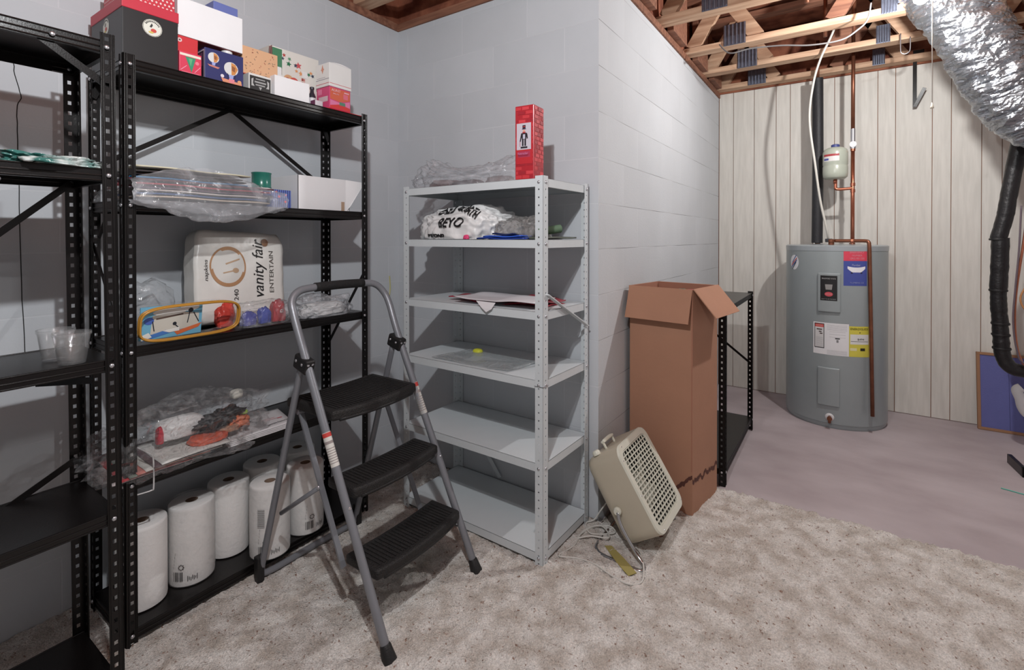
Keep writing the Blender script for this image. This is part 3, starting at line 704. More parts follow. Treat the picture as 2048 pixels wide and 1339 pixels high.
# ------------------------------------------------------------------ water heater
HX, HY, HR, HH = -.049, 4.19, .303, 1.215
def cyl(lon, z, r=HR): a = math.radians(lon); return Vector((r*math.cos(a), r*math.sin(a), z))
def heater():
    t = thing('water_heater', 'tall grey cylindrical electric water heater against the panelled wall', 'water heater', (HX, HY, 0))
    MB().lathe([(HR-.012, .0), (HR-.006, .012), (HR-.006, .03), (HR, .034), (HR, HH-.03)], 72).build('tank_jacket', M['heater'], t, smooth=True, auto=30)
    MB().lathe([(HR+.002, HH-.034), (HR+.003, HH-.002), (HR-.006, HH+.004), (.05, HH+.012), (.002, HH+.012)], 72).build('lid', M['heatlid'], t, smooth=True, auto=30)
    def wrap(a0, a1, z0, z1, r, name, m, parent, rnd=0, n=10, thick=None, bevel=0):
        b = MB()
        if thick:
            A = []; 
            for rr_ in (HR-.001, r): A.append([[b.bm.verts.new(cyl(a0+(a1-a0)*i/n, z, rr_)) for z in (z0, z1)] for i in range(n+1)])
            for i in range(n):
                for k in (0, 1): b.quadface([A[k][i][0], A[k][i+1][0], A[k][i+1][1], A[k][i][1]])
                for e in (0, 1): b.quadface([A[0][i][e], A[0][i+1][e], A[1][i+1][e], A[1][i][e]])
            for i in (0, n): b.quadface([A[0][i][0], A[0][i][1], A[1][i][1], A[1][i][0]])
        else: b.grid(lambda u, v: cyl(a0+(a1-a0)*u, z0+(z1-z0)*v, r), n, 1)
        return b.build(name, m, parent, bevel=bevel, seg=3, fix=bool(thick))
    def ctext(parent, s, lon, z, size, m, r, width=None, rot=0, name='lettering'):
        def fn(co):
            x, y = co.x, co.y
            if rot: x, y = x*math.cos(rot)-y*math.sin(rot), x*math.sin(rot)+y*math.cos(rot)
            return cyl(lon+math.degrees(x/r), z+y, r+.0004)
        return lettering(parent, s, None, size, m, name, width=width, fn=fn)
    def disc(lon, z, ra, rz, r, name, m, parent, wob=0):
        b = MB(); b.grid(lambda a, k: cyl(lon+ra*k*math.cos(2*PI*a), z+rz*k*math.sin(2*PI*a)*(1+wob*math.sin(2*PI*a*3)), r), 28, 5); return b.build(name, m, parent, fix=False)
    # access covers
    cv = wrap(-107.5, -83.5, .775, 1.035, HR+.014, 'access_cover', M['heater'], t, thick=1, bevel=.006)
    lb = wrap(-104.3, -87, .852, 1.018, HR+.0146, 'brand_label', P((22, 20, 22)), cv)
    ctext(lb, 'BRADFORD WHITE', -95.6, .998, .013, P((220, 220, 220)), HR+.015, width=.078)
    ctext(lb, 'BUILT TO BE THE BEST', -95.6, .862, .009, P((200, 200, 200)), HR+.015, width=.082)
    b = MB(); b.grid(lambda u, v: cyl(-95.6+(u-.5)*(6.2+1.5*v), .925+.035*v, HR+.0152), 6, 1); b.build('emblem', P((140, 138, 136)), lb, fix=False)
    disc(-95.6, .895, 4.2, .015, HR+.0153, 'emblem', P((196, 78, 88)), lb)
    ctext(lb, 'DEFENDER', -95.6, .895, .009, P((230, 200, 200)), HR+.0156, width=.036)
    wrap(-107.5, -84, .15, .405, HR+.012, 'access_cover', M['heater'], t, thick=1, bevel=.006)
    # red and blue notice
    nb = wrap(-80.5, -54.5, .955, 1.19, HR+.0006, 'plumber_notice', P((66, 78, 150)), t)
    wrap(-80.5, -54.5, 1.118, 1.19, HR+.0010, 'notice_header', P((206, 66, 86)), nb)
    for s, z in (('EMERGENCY', 1.173), ('NUMBER', 1.153), ('1(865) 805 2255', 1.134)):
        ctext(nb, s, -66, z, .0165, P((236, 190, 200)), HR+.0014, width=.085 if 'N' != s[0] else .06)
    b = MB(); b.grid(lambda u, v: (lambda x: cyl(-66.5+math.degrees(x/HR), 1.055+(-.012+.022*max(0, abs(x/.052)-.45)**1.2*2.2)*(1-v)+(.020+.008*abs(x/.052)**2)*v, HR+.0012))(-.052+.104*u), 24, 2); b.build('bathtub_picture', P((226, 226, 230)), nb, fix=False)
    b = MB()
    for x_ in (-.028, .028): b.grid(lambda u, v: cyl(-66.5+math.degrees((x_+.012*(u-.5))/HR), 1.035+.008*v, HR+.0013), 3, 1)
    b.build('bathtub_feet', P((30, 30, 60)), nb, fix=False)
    ctext(nb, 'Plumber', -67, 1.09, .02, P((206, 210, 230)), HR+.0014, width=.05)
    ctext(nb, 'PLUMBING CO', -66, .975, .013, P((190, 196, 226)), HR+.0014, width=.08)
    # round striped sticker
    rs = disc(-142, 1.098, 8.2, .052, HR+.0006, 'round_sticker', P((222, 224, 228)), t, .03)
    for k, (c, off) in enumerate((((56, 72, 140), .026), ((196, 84, 74), .004), ((64, 82, 150), -.014), ((40, 48, 60), -.032))):
        b = MB(); b.grid(lambda u, v: cyl(-142+math.degrees((-.029+.058*u)/HR)*(.7 if k in (0, 3) else .95), 1.094-.026+.052*u+.011*v+off*.8, HR+.001+.0002*k), 8, 1); b.build('sticker_stripe', P(c), rs, fix=False)
    # information labels
    il = wrap(-113, -74.5, .49, .702, HR+.0006, 'information_label', P((222, 222, 224)), t)
    wn = wrap(-111.5, -100.5, .53, .695, HR+.001, 'warning_panel', P((34, 30, 32)), il); wrap(-110.8, -101.2, .535, .67, HR+.0013, 'warning_text_area', P((206, 206, 206)), wn); wrap(-110.8, -101.2, .67, .69, HR+.0013, 'warning_header', P((204, 92, 88)), wn)
    ctext(wn, 'DANGER', -106, .680, .011, P((236, 220, 216)), HR+.0016, width=.036)
    b = MB()
    for a_, z, w_ in ((-106, .655, 6), (-105, .64, 3), (-104, .628, 3)): b.grid(lambda u, v: cyl(a_+(u-.5)*w_, z+(v-.5)*.007, HR+.0016), 3, 1)
    b.build('scald_symbol', P((70, 50, 52)), wn, fix=False)
    b = MB()
    for k in range(10):
        z = .60-k*.007
        b.grid(lambda u, v: cyl(-110+8*u, z+.0012*v, HR+.0016), 3, 1)
    for k in range(6): b.grid(lambda u, v: cyl(-97.5+21*u, .69-k*.007+.0012*v, HR+.001), 4, 1)
    for k in range(5): b.grid(lambda u, v: cyl(-97.5+21*u, .52-k*.006+.0012*v, HR+.001), 4, 1)
    for k in range(3): b.grid(lambda u, v: cyl(-95+17*u, .645-k*.018+.0012*v, HR+.001), 4, 1)
    b.build('text_lines', P((150, 150, 156)), il, fix=False)
    wrap(-89, -84, .598, .606, HR+.001, 'logo_mark', P((60, 60, 62)), il, n=3); wrap(-87.6, -85.4, .576, .594, HR+.001, 'logo_mark', P((130, 130, 132)), il, n=3)
    el = wrap(-74.3, -51, .49, .69, HR+.0006, 'energy_label', P((206, 196, 78)), t)
    wrap(-73.2, -52, .572, .637, HR+.001, 'energy_panel', P((216, 216, 214)), el); wrap(-73.2, -66, .53, .548, HR+.001, 'energy_panel', P((220, 214, 170)), el); wrap(-62, -56.5, .53, .548, HR+.001, 'energy_bar', P((38, 34, 24)), el)
    ctext(el, 'ENERGYGUIDE', -62.8, .672, .019, P((24, 24, 16)), HR+.0012, width=.108)
    ctext(el, '$494', -61.5, .605, .017, P((60, 60, 60)), HR+.0014, width=.04)
    wrap(-72.5, -53, .590, .5925, HR+.0013, 'energy_rule', P((60, 60, 60)), el)
    b = MB(); b.bm.faces.new([b.bm.verts.new(cyl(-62.5+a_, z_, HR+.0012)) for a_, z_ in ((-.8, .652), (0, .643), (.8, .652))]); b.build('arrow_mark', P((24, 24, 16)), el, fix=False)
    # drain valve
    p = cyl(-94.5, .075, HR-.002); ax = Matrix.Rotation(PI/2, 3, 'X')
    dv = MB().lathe([(.026, -.001), (.026, .003), (.012, .004)], 20, c=p, axis=ax).build('drain_plate', M['white'], t, smooth=True)
    MB().lathe([(.011, 0), (.011, .03), (.015, .031), (.015, .042), (.008, .043)], 14, c=p, axis=ax).build('drain_valve', M['copperdull'], dv, smooth=True, auto=30)
    MB().tube([p+Vector((0, -.03, .0)), p+Vector((0, -.032, -.03))], .009, 10).build('drain_spout', M['copperdull'], dv, smooth=True)
    # relief valve on the lid with its discharge pipe
    T0 = HH+.012
    rv = MB().lathe([(.017, -.01), (.017, .012), (.022, .014), (.022, .03), (.014, .034)], 16, c=(-.02, -.20, T0)).build('relief_valve', M['copperdull'], t, smooth=True, auto=30)
    MB().box((-.055, -.215, T0+.012), (-.012, -.185, T0+.036)).build('valve_lever', M['insul'], rv, bevel=.004)
    dp = cr([(.0, -.20, T0+.022), (.08, -.215, T0+.022), (.165, -.235, T0+.022), (.184, -.243, T0+.014), (.188, -.247, T0-.008), (.190, -.248, T0-.06)], 5)+[Vector((.2, -.262, .6)), Vector((.208, -.278, .12))]
    MB().tube(dp, .0115, 14).build('discharge_pipe', M['copperdull'], t, smooth=True)
    MB().lathe([(.0145, 0), (.0145, .02)], 14, c=(.09, -.217, T0+.022), axis=Matrix.Rotation(PI/2, 3, 'Y')).build('pipe_coupling', M['copper'], t, smooth=True, auto=30)
    for x in (.10, -.11):
        MB().lathe([(.018, -.006), (.018, .004), (.014, .006)], 16, c=(x, .01 if x > 0 else .11, T0)).build('nipple', M['copperdull'], t, smooth=True)
heater()
# supply pipes, expansion tank, insulated pipe
T1 = HH+.018
t = thing('water_pipe', 'bare copper supply pipe rising from the water heater into the ceiling', 'pipe', (.053, 4.20, T1))
MB().tube([(0, 0, 0), (0, 0, .66)], .0115, 14).build('lower_pipe', M['copper'], t, smooth=True)
MB().tube([(0, 0, .80), (0, 0, 1.5)], .0115, 14).build('upper_pipe', M['copperdull'], t, smooth=True)
v = MB().lathe([(.0125, .66), (.018, .662), (.018, .70), (.014, .705), (.014, .80), (.012, .801)], 16).build('valve_body', M['bolt'], t, smooth=True, auto=30)
MB().lathe([(.021, 0), (.021, .012), (.004, .014)], 18, c=(0, -.012, .69), axis=Matrix.Rotation(PI/2, 3, 'X')).build('gauge', M['white'], v, smooth=True, auto=30)
MB().box((-.003, -.028, .70), (.004, -.02, .80)).build('valve_handle', M['white'], v, bevel=.001)
for z in (.0, .355, .40, .645): MB().lathe([(.015, z), (.015, z+.022)], 14).build('pipe_coupling', M['copper'], t, smooth=True, auto=30)
br_ = cr([(0, 0, .385), (-.05, 0, .382), (-.085, 0, .382), (-.098, 0, .386), (-.101, 0, .40), (-.101, 0, .45)], 5)
MB().tube(br_, .0105, 12).build('tee_branch', M['copper'], t, smooth=True)
t = thing('expansion_tank', 'pale translucent tank with blue cap beside the copper pipe', 'tank', (-.050, 4.20, 1.685))
MB().lathe([(.03, 0), (.06, .004), (.074, .018), (.077, .045), (.077, .09), (.074, .098), (.077, .106), (.077, .19), (.070, .212), (.045, .226), (.026, .23)], 40).build('tank_shell', mat('pale_tank', (176, 182, 168), .3, var=.03, spec=.6), t, smooth=True)
MB().lathe([(.026, .226), (.026, .246), (.02, .25)], 24).build('cap', P((60, 70, 130)), t, smooth=True, auto=40)
MB().lathe([(.012, -.03), (.012, .002)], 16).build('stem', M['copper'], t, smooth=True)
b = MB(); g_ = lambda a0, a1, z0, z1, r, m: b.grid(lambda u, v: Vector((r*math.cos(math.radians(a0+(a1-a0)*u)), r*math.sin(math.radians(a0+(a1-a0)*u)), z0+(z1-z0)*v)), 8, 1, m)
g_(-150, -72, .125, .175, .0778, 0); g_(-150, -72, .160, .175, .0781, 1); g_(-148, -120, .132, .146, .0781, 2)
b.build('label', [P((224, 222, 220)), P((170, 60, 66)), P((80, 90, 160))], t, fix=False)
t = thing('insulated_pipe', 'straight black foam-insulated pipe between water heater and ceiling', 'pipe', (-.163, 4.30, T1-.002))
MB().tube([(0, 0, 0), (.004, 0, .6), (.0, 0, 1.22)], .036, 24).build('foam_sleeve', M['insul'], t, smooth=True, auto=40)
MB().tube([(0, 0, 1.2), (0, 0, 1.5)], .0115, 12).build('copper_stub', M['copperdull'], t, smooth=True)
tag(MB().tube(cr([(-.04, 3.95, 2.86), (-.052, 3.87, 2.656), (-.131, 3.88, 2.466), (-.174, 3.9, 2.305), (-.194, 3.9, 2.07), (-.16, 3.9, 1.761), (-.131, 3.92, 1.523), (-.095, 3.95, 1.33), (-.085, 4.01, 1.245)], 8), .0072, 8).build('electric_cable', P((206, 204, 196)), smooth=True), 'thick white electric cable hanging from the ceiling down to the water heater', 'cable')
tag(MB().tube(cr([(-.66, 3.34, 2.50), (-.59, 3.3, 2.42), (-.474, 3.3, 2.423), (-.312, 3.3, 2.406), (-.16, 3.3, 2.375), (-.016, 3.3, 2.372), (.06, 3.3, 2.41), (.105, 3.31, 2.46), (.12, 3.32, 2.55)], 8), .0045, 8).build('electric_cable', P((118, 116, 116)), smooth=True), 'thin grey cable looping below the ceiling trusses', 'cable')
tag(MB().tube(cr([(-.42, 2.95, 2.60), (-.33, 3.0, 2.60), (-.20, 3.05, 2.57), (-.12, 3.07, 2.565), (-.05, 3.1, 2.575), (.1, 3.15, 2.66)], 8), .0055, 8).build('electric_cable', P((220, 222, 220)), smooth=True), 'short white cable between the upper two ceiling trusses', 'cable')
for k, (x, y, z, l) in enumerate(((-.17, 3.12, 2.55, 'short copper stub hanging from the ceiling beside the white cable'), (-.10, 3.70, 2.545, 'short copper stub under the ceiling, left of the supply pipe'), (.05, 3.70, 2.54, 'short copper stub under the ceiling, above the supply pipe'))):
    tag(MB().tube([(x, y, z), (x, y, z+.3)], .0115, 12).build('pipe_stub', M['copperdull'], smooth=True), l, 'pipe')
hk = [(.288, 3.86, 2.53), (.288, 3.86, 2.44), (.292, 3.86, 2.41), (.31, 3.86, 2.40), (.33, 3.86, 2.41), (.335, 3.86, 2.44), (.335, 3.86, 2.50)]
tag(MB().tube(cr(hk, 5), .003, 8).build('wire_hook', M['bolt'], smooth=True), 'bent wire hook hanging under the ceiling trusses by the black bracket', 'hook')
t = thing('strap_bracket', 'black bent metal strap hanging on the panelled wall near the ceiling', 'bracket', (.414, 4.47, 2.19))
MB().box((-.011, -.002, 0), (.011, .002, .36)).build('strap', M['blackmetal'], t); MB().bar((0, 0, .005), (.052, -.02, .125), .022, .004, up=(0, 1, 0)).build('arm', M['blackmetal'], t, bevel=.001)
MB().box((-.01, -.006, .34), (.05, .006, .40)).build('mount', M['blackmetal'], t)

# pull-cord ceiling lamp just above the photo's top edge
t = thing('ceiling_lamp', 'porcelain ceiling lampholder with bulb and pull cord above the concrete', 'lamp', (.30, 3.0, 2.51))
MB().lathe([(.055, 0), (.055, -.012), (.03, -.035), (.024, -.05)], 24).build('lampholder', M['white'], t, smooth=True, auto=40)
MB().lathe([(.013, -.05), (.016, -.065), (.030, -.09), (.033, -.105), (.028, -.125), (.012, -.138)], 24).build('bulb', mat('bulb_glass', (255, 244, 230), .4, emit=((255, 240, 222), 6)), t, smooth=True)
ch = MB().tube([(.036, -.03, -.02), (.037, -.032, -.62)], .0018, 6).build('pull_cord', P((224, 222, 214)), t, smooth=True)
MB().lathe([(.0015, .0), (.003, -.008), (.007, -.022), (.007, -.028)], 12, c=(.037, -.032, -.615)).build('cord_tip', P((226, 220, 204)), ch, smooth=True)

# ------------------------------------------------------------------ foil duct and refrigerant lines
def duct():
    ax = cr([(.22, 3.28, 2.93), (.36, 3.375, 2.68), (.585, 3.53, 2.31), (.76, 3.67, 2.0), (.95, 3.80, 1.88), (1.25, 3.95, 1.86)], 36)
    b = MB(); rnd = random.Random(5); R = .165; seg = 72; rings = []
    for i, p in enumerate(ax):
        a = ax[max(0, i-1)]; c = ax[min(len(ax)-1, i+1)]; T = (c-a).normalized(); U = T.cross(Vector((0, 0, 1))).normalized(); V = T.cross(U)
        ring = []
        for k in range(seg):
            th = 2*PI*k/seg; q = Vector((math.cos(th)*2.2, math.sin(th)*2.2, i*.08))
            n1 = noise.noise(q*1.1); n2 = abs(noise.noise(Vector((math.cos(th)*1.5, math.sin(th)*1.5, i*.33+math.sin(th)*1.2))))+.35*abs(noise.noise(Vector((math.cos(th)*4, math.sin(th)*4, i*.6))))
            r = R+.014*n1-.026*n2+.004*math.sin(i*.5+3*n1)
            ring.append(b.bm.verts.new(p+(U*math.cos(th)+V*math.sin(th))*r))
        rings.append(ring)
    for i in range(len(rings)-1):
        for k in range(seg): b.quadface([rings[i][k], rings[i][(k+1) % seg], rings[i+1][(k+1) % seg], rings[i+1][k]])
    o = b.build('insulated_duct', M['foil'], smooth=False); tag(o, 'fat crinkled silver foil duct coming down from the ceiling at right', 'duct')
duct()
t = thing('insulated_pipe', 'taped black insulated pipe bending down the wall at right edge', 'pipe', (.80, 4.0, .45))
L = lambda p: Vector(p)-Vector((.80, 4.0, .45))
def bumpy(pts, r, seed):
    ps = cr(pts, 8); rr = [r*(1+.10*noise.noise(Vector((i*.55, seed, 0)))) for i in range(len(ps))]; return ps, rr
p1 = [L(q) for q in ((.90, 4.0, 2.0), (.851, 4.0, 1.863), (.80, 4.0, 1.52), (.785, 4.0, 1.40), (.755, 4.0, 1.26))]
ps, rr = bumpy(p1, .038, 1); MB().tube(ps, rr, 20).build('pipe_section', M['taped'], t, smooth=True, auto=60)
p2 = [L(q) for q in ((.765, 4.0, 1.27), (.762, 4.0, 1.1), (.757, 4.0, .96))]
ps, rr = bumpy(p2, .040, 2); MB().tube(ps, rr, 20).build('pipe_section', M['taped'], t, smooth=True, auto=60)
p3 = [L(q) for q in ((.757, 4.0, .97), (.760, 4.0, .85), (.768, 4.0, .76))]
ps, rr = bumpy(p3, .037, 3); MB().tube(ps, rr, 20).build('pipe_section', M['taped'], t, smooth=True, auto=60)
p4 = [L(q) for q in ((.764, 4.0, .78), (.770, 4.0, .68), (.778, 4.0, .58), (.81, 4.0, .515), (.88, 4.0, .498), (1.05, 4.0, .498))]
ps, rr = bumpy(p4, .037, 4); MB().tube(ps, rr, 20).build('pipe_section', M['taped'], t, smooth=True, auto=60)
for z, x in ((1.26, .757), (.96, .757), (.765, .767), (.70, .769), (.62, .773)):
    MB().lathe([(.041, -.006), (.043, 0), (.041, .006)], 20, c=L((x, 4.0, z)), caps=False).build('tape_band', M['blackplastic'], t, smooth=True)
for nm, pts, c, l in (('refrigerant_line', [(.93, 3.93, 1.9), (.87, 3.92, 1.50), (.845, 3.92, 1.25), (.815, 3.92, .95), (.812, 3.92, .75), (.83, 3.92, .60), (.87, 3.92, .54), (1.0, 3.92, .52)], M['copper'], 'thin copper line running beside the black insulated pipe at right edge'),
                      ('control_wire', [(.83, 3.9, 1.45), (.822, 3.9, 1.2), (.808, 3.9, .98), (.80, 3.9, .80), (.815, 3.9, .64), (.85, 3.9, .56), (1.0, 3.9, .54)], P((96, 84, 92)), 'thin dark wire strapped along the black insulated pipe'),
                      ('control_wire', [(.95, 3.88, 1.35), (.87, 3.88, 1.06), (.825, 3.88, .93), (.86, 3.88, .84), (.93, 3.88, .75)], P((176, 122, 76)), 'curved tan wire crossing beside the black insulated pipe')):
    tag(MB().tube(cr(pts, 8), .0062 if nm[0] == 'r' else .0045, 8).build(nm, c, smooth=True), l, 'wire' if nm[0] == 'c' else 'pipe')
# framed blue panel leaning by the wall
t = thing('filter_panel', 'blue panel in a thin brown frame leaning against the panelled wall', 'panel', (1.03, 4.44, .0), rot=(math.radians(-7), 0, 0))
MB().box((-.27, -.008, .012), (.27, .008, .49)).build('panel_sheet', mat('blue_sheet', (94, 98, 156), .7, bump=.2, bscale=200), t)
fm = mat('brown_edge', (150, 112, 84), .8)
b = MB(); b.box((-.285, -.014, 0), (.285, .014, .018)); b.box((-.285, -.014, .488), (.285, .014, .505)); b.box((-.285, -.014, .018), (-.268, .014, .488)); b.box((.268, -.014, .018), (.285, .014, .488)); b.build('frame', fm, t, bevel=.002)
b = MB(); b.tube([(-.13, -.0085, .02), (-.13, -.0085, .48)], .0012, 6); b.build('fold_line', P((70, 72, 120)), t)
MB().tube(cr([(.90, 4.2, .36), (.88, 4.2, .34), (.895, 4.2, .29), (.905, 4.2, .24), (.93, 4.2, .20), (.98, 4.2, .19), (1.05, 4.2, .19)], 8), .026, 20).build('drain_elbow', M['white'], smooth=True)
tag(bpy.data.objects['drain_elbow'], 'white plastic drain elbow in front of the blue panel', 'pipe')
b = MB(); b.box((0, 0, 0), (.3, .02, .05)); b.box((0, 0, 0), (.02, .2, .05)); o = b.build('metal_bracket', M['blackmetal'], bevel=.002); o.location = (.79, 3.66, 0); o.rotation_euler = (0, 0, .1)
tag(o, 'dark metal frame corner on the concrete at right edge', 'bracket')
tag(MB().tube(cr([(.665, 3.439, .003), (.70, 3.43, .003), (.76, 3.415, .003), (.9, 3.42, .003)], 6), .0025, 6).build('string', P((90, 190, 170)), smooth=True), 'short turquoise string on the concrete at right edge', 'string')

# ------------------------------------------------------------------ soft things
def crumple(name, label, cat, loc, size, m, seed=0, amp=.12, sub=5, flat=.35, power=.75, rz=0, group=None, freq=1.0, parent=None, ridged=True, smooth=True, droop=None):
    """a crumpled bag: lumpy closed skin resting on its base"""
    bm = bmesh.new(); bmesh.ops.create_icosphere(bm, subdivisions=sub, radius=1)
    sx, sy, sz = size[0]/2, size[1]/2, size[2]
    for v in bm.verts:
        n = v.co.normalized()
        q = Vector([math.copysign(abs(c)**power, c) for c in n])
        k = noise.noise(n*1.7*freq+Vector((seed, 0, 0)))*amp*1.6
        if ridged: k += (.5-abs(noise.noise(n*3.6*freq+Vector((0, seed, 0)))*1.6))*amp*1.3+(.3-abs(noise.noise(n*8*freq+Vector((0, seed, 5)))))*amp*.7
        q = q*(1+k)
        z = (q.z+1)*.5*sz
        if q.z < -flat: z = 0.002+.002*max(0, -q.z)
        z = max(0.001, z-(1-flat)*.5*sz*.98)
        v.co = Vector((q.x*sx, q.y*sy, z))
        if droop: v.co = droop(v.co)
    me = bpy.data.meshes.new(name); bm.to_mesh(me); bm.free(); me.materials.append(m)
    if smooth:
        for p in me.polygons: p.use_smooth = True
    o = link(name, me, parent); o.location = loc; o.rotation_euler = (0, 0, rz)
    if label: tag(o, label, cat, group)
    return o
def sheet_thing(name, label, cat, pts, z, th, m, group=None, wob=.003, seed=0, n=10):
    """thin sheet through four corners, a little wavy"""
    b = MB(); a, c, d, e = [Vector(p) for p in pts]
    def f(k):
        def g(u, v):
            p = a.lerp(c, u).lerp(e.lerp(d, u), v); w = wob*noise.noise(Vector((u*2.5+seed, v*2.5, seed)))
            return Vector((p.x, p.y, (p.z if len(pts[0]) > 2 else 0)+z+max(w, -wob*.4)+k*th))
        return g
    b.grid(f(0), n, n)
    o = b.build(name, m, fix=False, smooth=True)
    md = o.modifiers.new('solid', 'SOLIDIFY'); md.thickness = th; md.offset = 1
    c_ = sum((v.co for v in o.data.vertices), Vector())/len(o.data.vertices); c_.z = min(v.co.z for v in o.data.vertices)
    for v in o.data.vertices: v.co -= c_
    o.location = c_
    return tag(o, label, cat, group)
S1, S2, S3, S4, S5 = 1.8185, 1.3855, .9325, .5225, .0585
RED, WHT, BLK = P((190, 48, 62)), P((222, 222, 222)), P((26, 25, 26))
GB = 'boxes on top of the black shelving'
# ---- top of the black unit
def gift_box():
    w, d, h = .27, .152, .172; x, y = -1.965, .655
    t = thing('gift_box', 'black gift box with red lid and round stickers, on the black shelving top', 'box', (x, y, S1), group=GB)
    MB().box((-w/2, -d/2, 0), (w/2, d/2, h)).build('box_body', P((32, 32, 34), .4), t, bevel=.0015)
    MB().box((-w/2-.002, -d/2-.002, h-.012), (w/2+.002, d/2+.002, h+.022)).build('lid', P((186, 44, 62), .45), t, bevel=.002)
    for f, u in (('-y', 0), ('+x', 0)):
        mx = face_mx(w, d, f); r = .027; cu, cv = (.0, .128) if f == '-y' else (.003, .120)
        its = [('d', cu, cv, r, P((206, 206, 196))), ('d', cu, cv, r*.96, P((60, 60, 58))), ('d', cu, cv, r*.92, P((212, 212, 202)))]
        for k in range(11):
            a = math.radians(30+k*12); its.append(('l', cu+r*.66*math.cos(a), cv+r*.66*math.sin(a), cu+r*.84*math.cos(a), cv+r*.84*math.sin(a), .0026, P((40, 40, 40))))
        its += [('p', [(cu-.008, cv+.002), (cu-.002, cv+.014), (cu+.001, cv+.008), (cu-.003, cv)], P((46, 46, 46))), ('d', cu+.003, cv-.008, (.008, .006), P((190, 70, 60))), ('d', cu-.004, cv-.015, (.007, .003), P((204, 180, 90)))]
        printed(t, mx, its, 'round_sticker')
    return t
gift_box()
t = thing('gift_box', 'red and white latticed box on the lid of the black gift box', 'box', (-1.955, .665, S1+.1945), group=GB)
w, d, h = .22, .125, .09
MB().box((-w/2, -d/2, 0), (w/2, d/2, h)).build('box_body', P((190, 50, 64)), t, bevel=.001)
for f, L_ in (('-y', w), ('+x', d)):
    its = []
    n = int(L_/.012)
    for i in range(n):
        for j in range(7): its.append(('p', [(-L_/2+.006+i*.012+(.006 if j % 2 else 0)-.0035, .006+j*.012), (-L_/2+.006+i*.012+(.006 if j % 2 else 0), .002+j*.012), (-L_/2+.006+i*.012+(.006 if j % 2 else 0)+.0035, .006+j*.012), (-L_/2+.006+i*.012+(.006 if j % 2 else 0), .010+j*.012)], P((226, 206, 204))))
    its = [i for i in its if max(abs(p[0]) for p in i[1]) < L_/2]
    printed(t, face_mx(w, d, f), its, 'lattice_print')
# red boxes under the white box
o, w, d, h = carton('gift_box', 'pink-red box with a green tree picture, under the long white box', 'box', -1.93, -1.832, .735, .803, S1, S1+.076, P((206, 56, 84)), group=GB)
printed(o, face_mx(w, d, '+x'), [('r', -d/2+.002, .062, d/2-.002, .070, P((222, 214, 200))), ('p', [(-.016, .060), (.016, .060), (.003, .010)], P((50, 140, 104))), ('p', [(-.006, .056), (.006, .056), (.0, .03)], P((90, 170, 120))), ('l', -.03, .012, -.012, .030, .002, P((230, 150, 170))), ('l', .012, .012, .03, .034, .002, P((230, 150, 170))), ('d', .02, .045, .006, P((226, 120, 140))), ('r', -.028, .006, .028, .009, P((228, 120, 140)))])
o, w, d, h = carton('gift_box', 'plain red box resting on the box with the tree picture', 'box', -1.955, -1.85, .735, .80, S1+.0765, S1+.132, P((196, 46, 54)), group=GB)
printed(o, face_mx(w, d, '+x'), [('d', -.024, .040, .007, P((220, 190, 190))), ('d', -.024, .040, .003, P((90, 60, 60)))])
# blue box with balloon-like pictures
o, w, d, h = carton('gift_box', 'dark blue box printed with hot-air balloon cups, on the black shelving top', 'box', -1.925, -1.83, .816, .945, S1, S1+.112, P((38, 42, 96)), group=GB, rz=-.05)
def balloon(u, v, r):
    return [('d', u, v, r, P((206, 206, 206))), ('p', [(u, v+r*.95), (u+r*.6, v+r*.75), (u+r*.95, v+r*.1), (u+r*.55, v-r*.75), (u+r*.05, v-r*.95)], P((196, 130, 70))), ('p', [(u+r*.1, v+r*.5), (u+r*.6, v+r*.3), (u+r*.5, v-r*.4), (u+r*.1, v-r*.2)], P((140, 84, 50))), ('p', [(u-r*.35, v-r*.9), (u+r*.35, v-r*.9), (u+r*.25, v-r*1.5), (u-r*.25, v-r*1.5)], P((150, 160, 210)))]
its = balloon(-.036, .082, .018)+balloon(.022, .058, .024)+[('p', [(-.056, .056), (-.016, .052), (-.022, .046), (-.050, .050)], P((190, 120, 110))), ('l', .010, .040, .014, .008, .0016, P((20, 20, 30))), ('l', .036, .040, .033, .006, .0016, P((20, 20, 30))),
     ('p', [(-.012, .020), (.058, .012), (.058, .002), (-.006, .006)], P((214, 140, 110))), ('d', -.008, .026, .006, P((214, 206, 214))), ('d', .05, .016, .007, P((206, 150, 110))), ('r', .014, .008, .033, .022, P((220, 130, 140)))]
printed(o, face_mx(w, d, '+x'), its); printed(o, face_mx(w, d, '-y'), [('r', -.045, .006, .045, .106, P((196, 196, 206))), ('r', -.04, .011, .04, .101, P((52, 48, 66))), ('r', -.03, .05, .03, .095, P((120, 80, 110))), ('r', -.03, .018, .03, .036, P((24, 24, 26))), ('d', .0, .027, .006, P((180, 180, 180)))])
tag(MB().lathe([(.016, 0), (.018, .004), (.018, .016), (.012, .02)], 20).build('jar_lid', WHT, smooth=True, auto=40), 'white round jar lid on the blue balloon box', 'lid').location = (-1.87, .905, S1+.1125)
# long white box
o, w, d, h = carton('white_box', 'large plain white box stacked on the small red boxes at photo top', 'box', -2.12, -1.85, .7375, .952, S1+.1335, S1+.262, M['paper'], group=GB)
sbox('box_base', (-w/2+.004, -d/2+.004, -.0008), (w/2-.004, d/2-.004, -.0002), P((150, 62, 62)), o)
o2, w2, d2, h2 = carton('gift_box', 'small blue box lying on the large white box', 'box', -1.98, -1.87, .86, .945, S1+.2625, S1+.30, P((96, 108, 168)), group=GB)
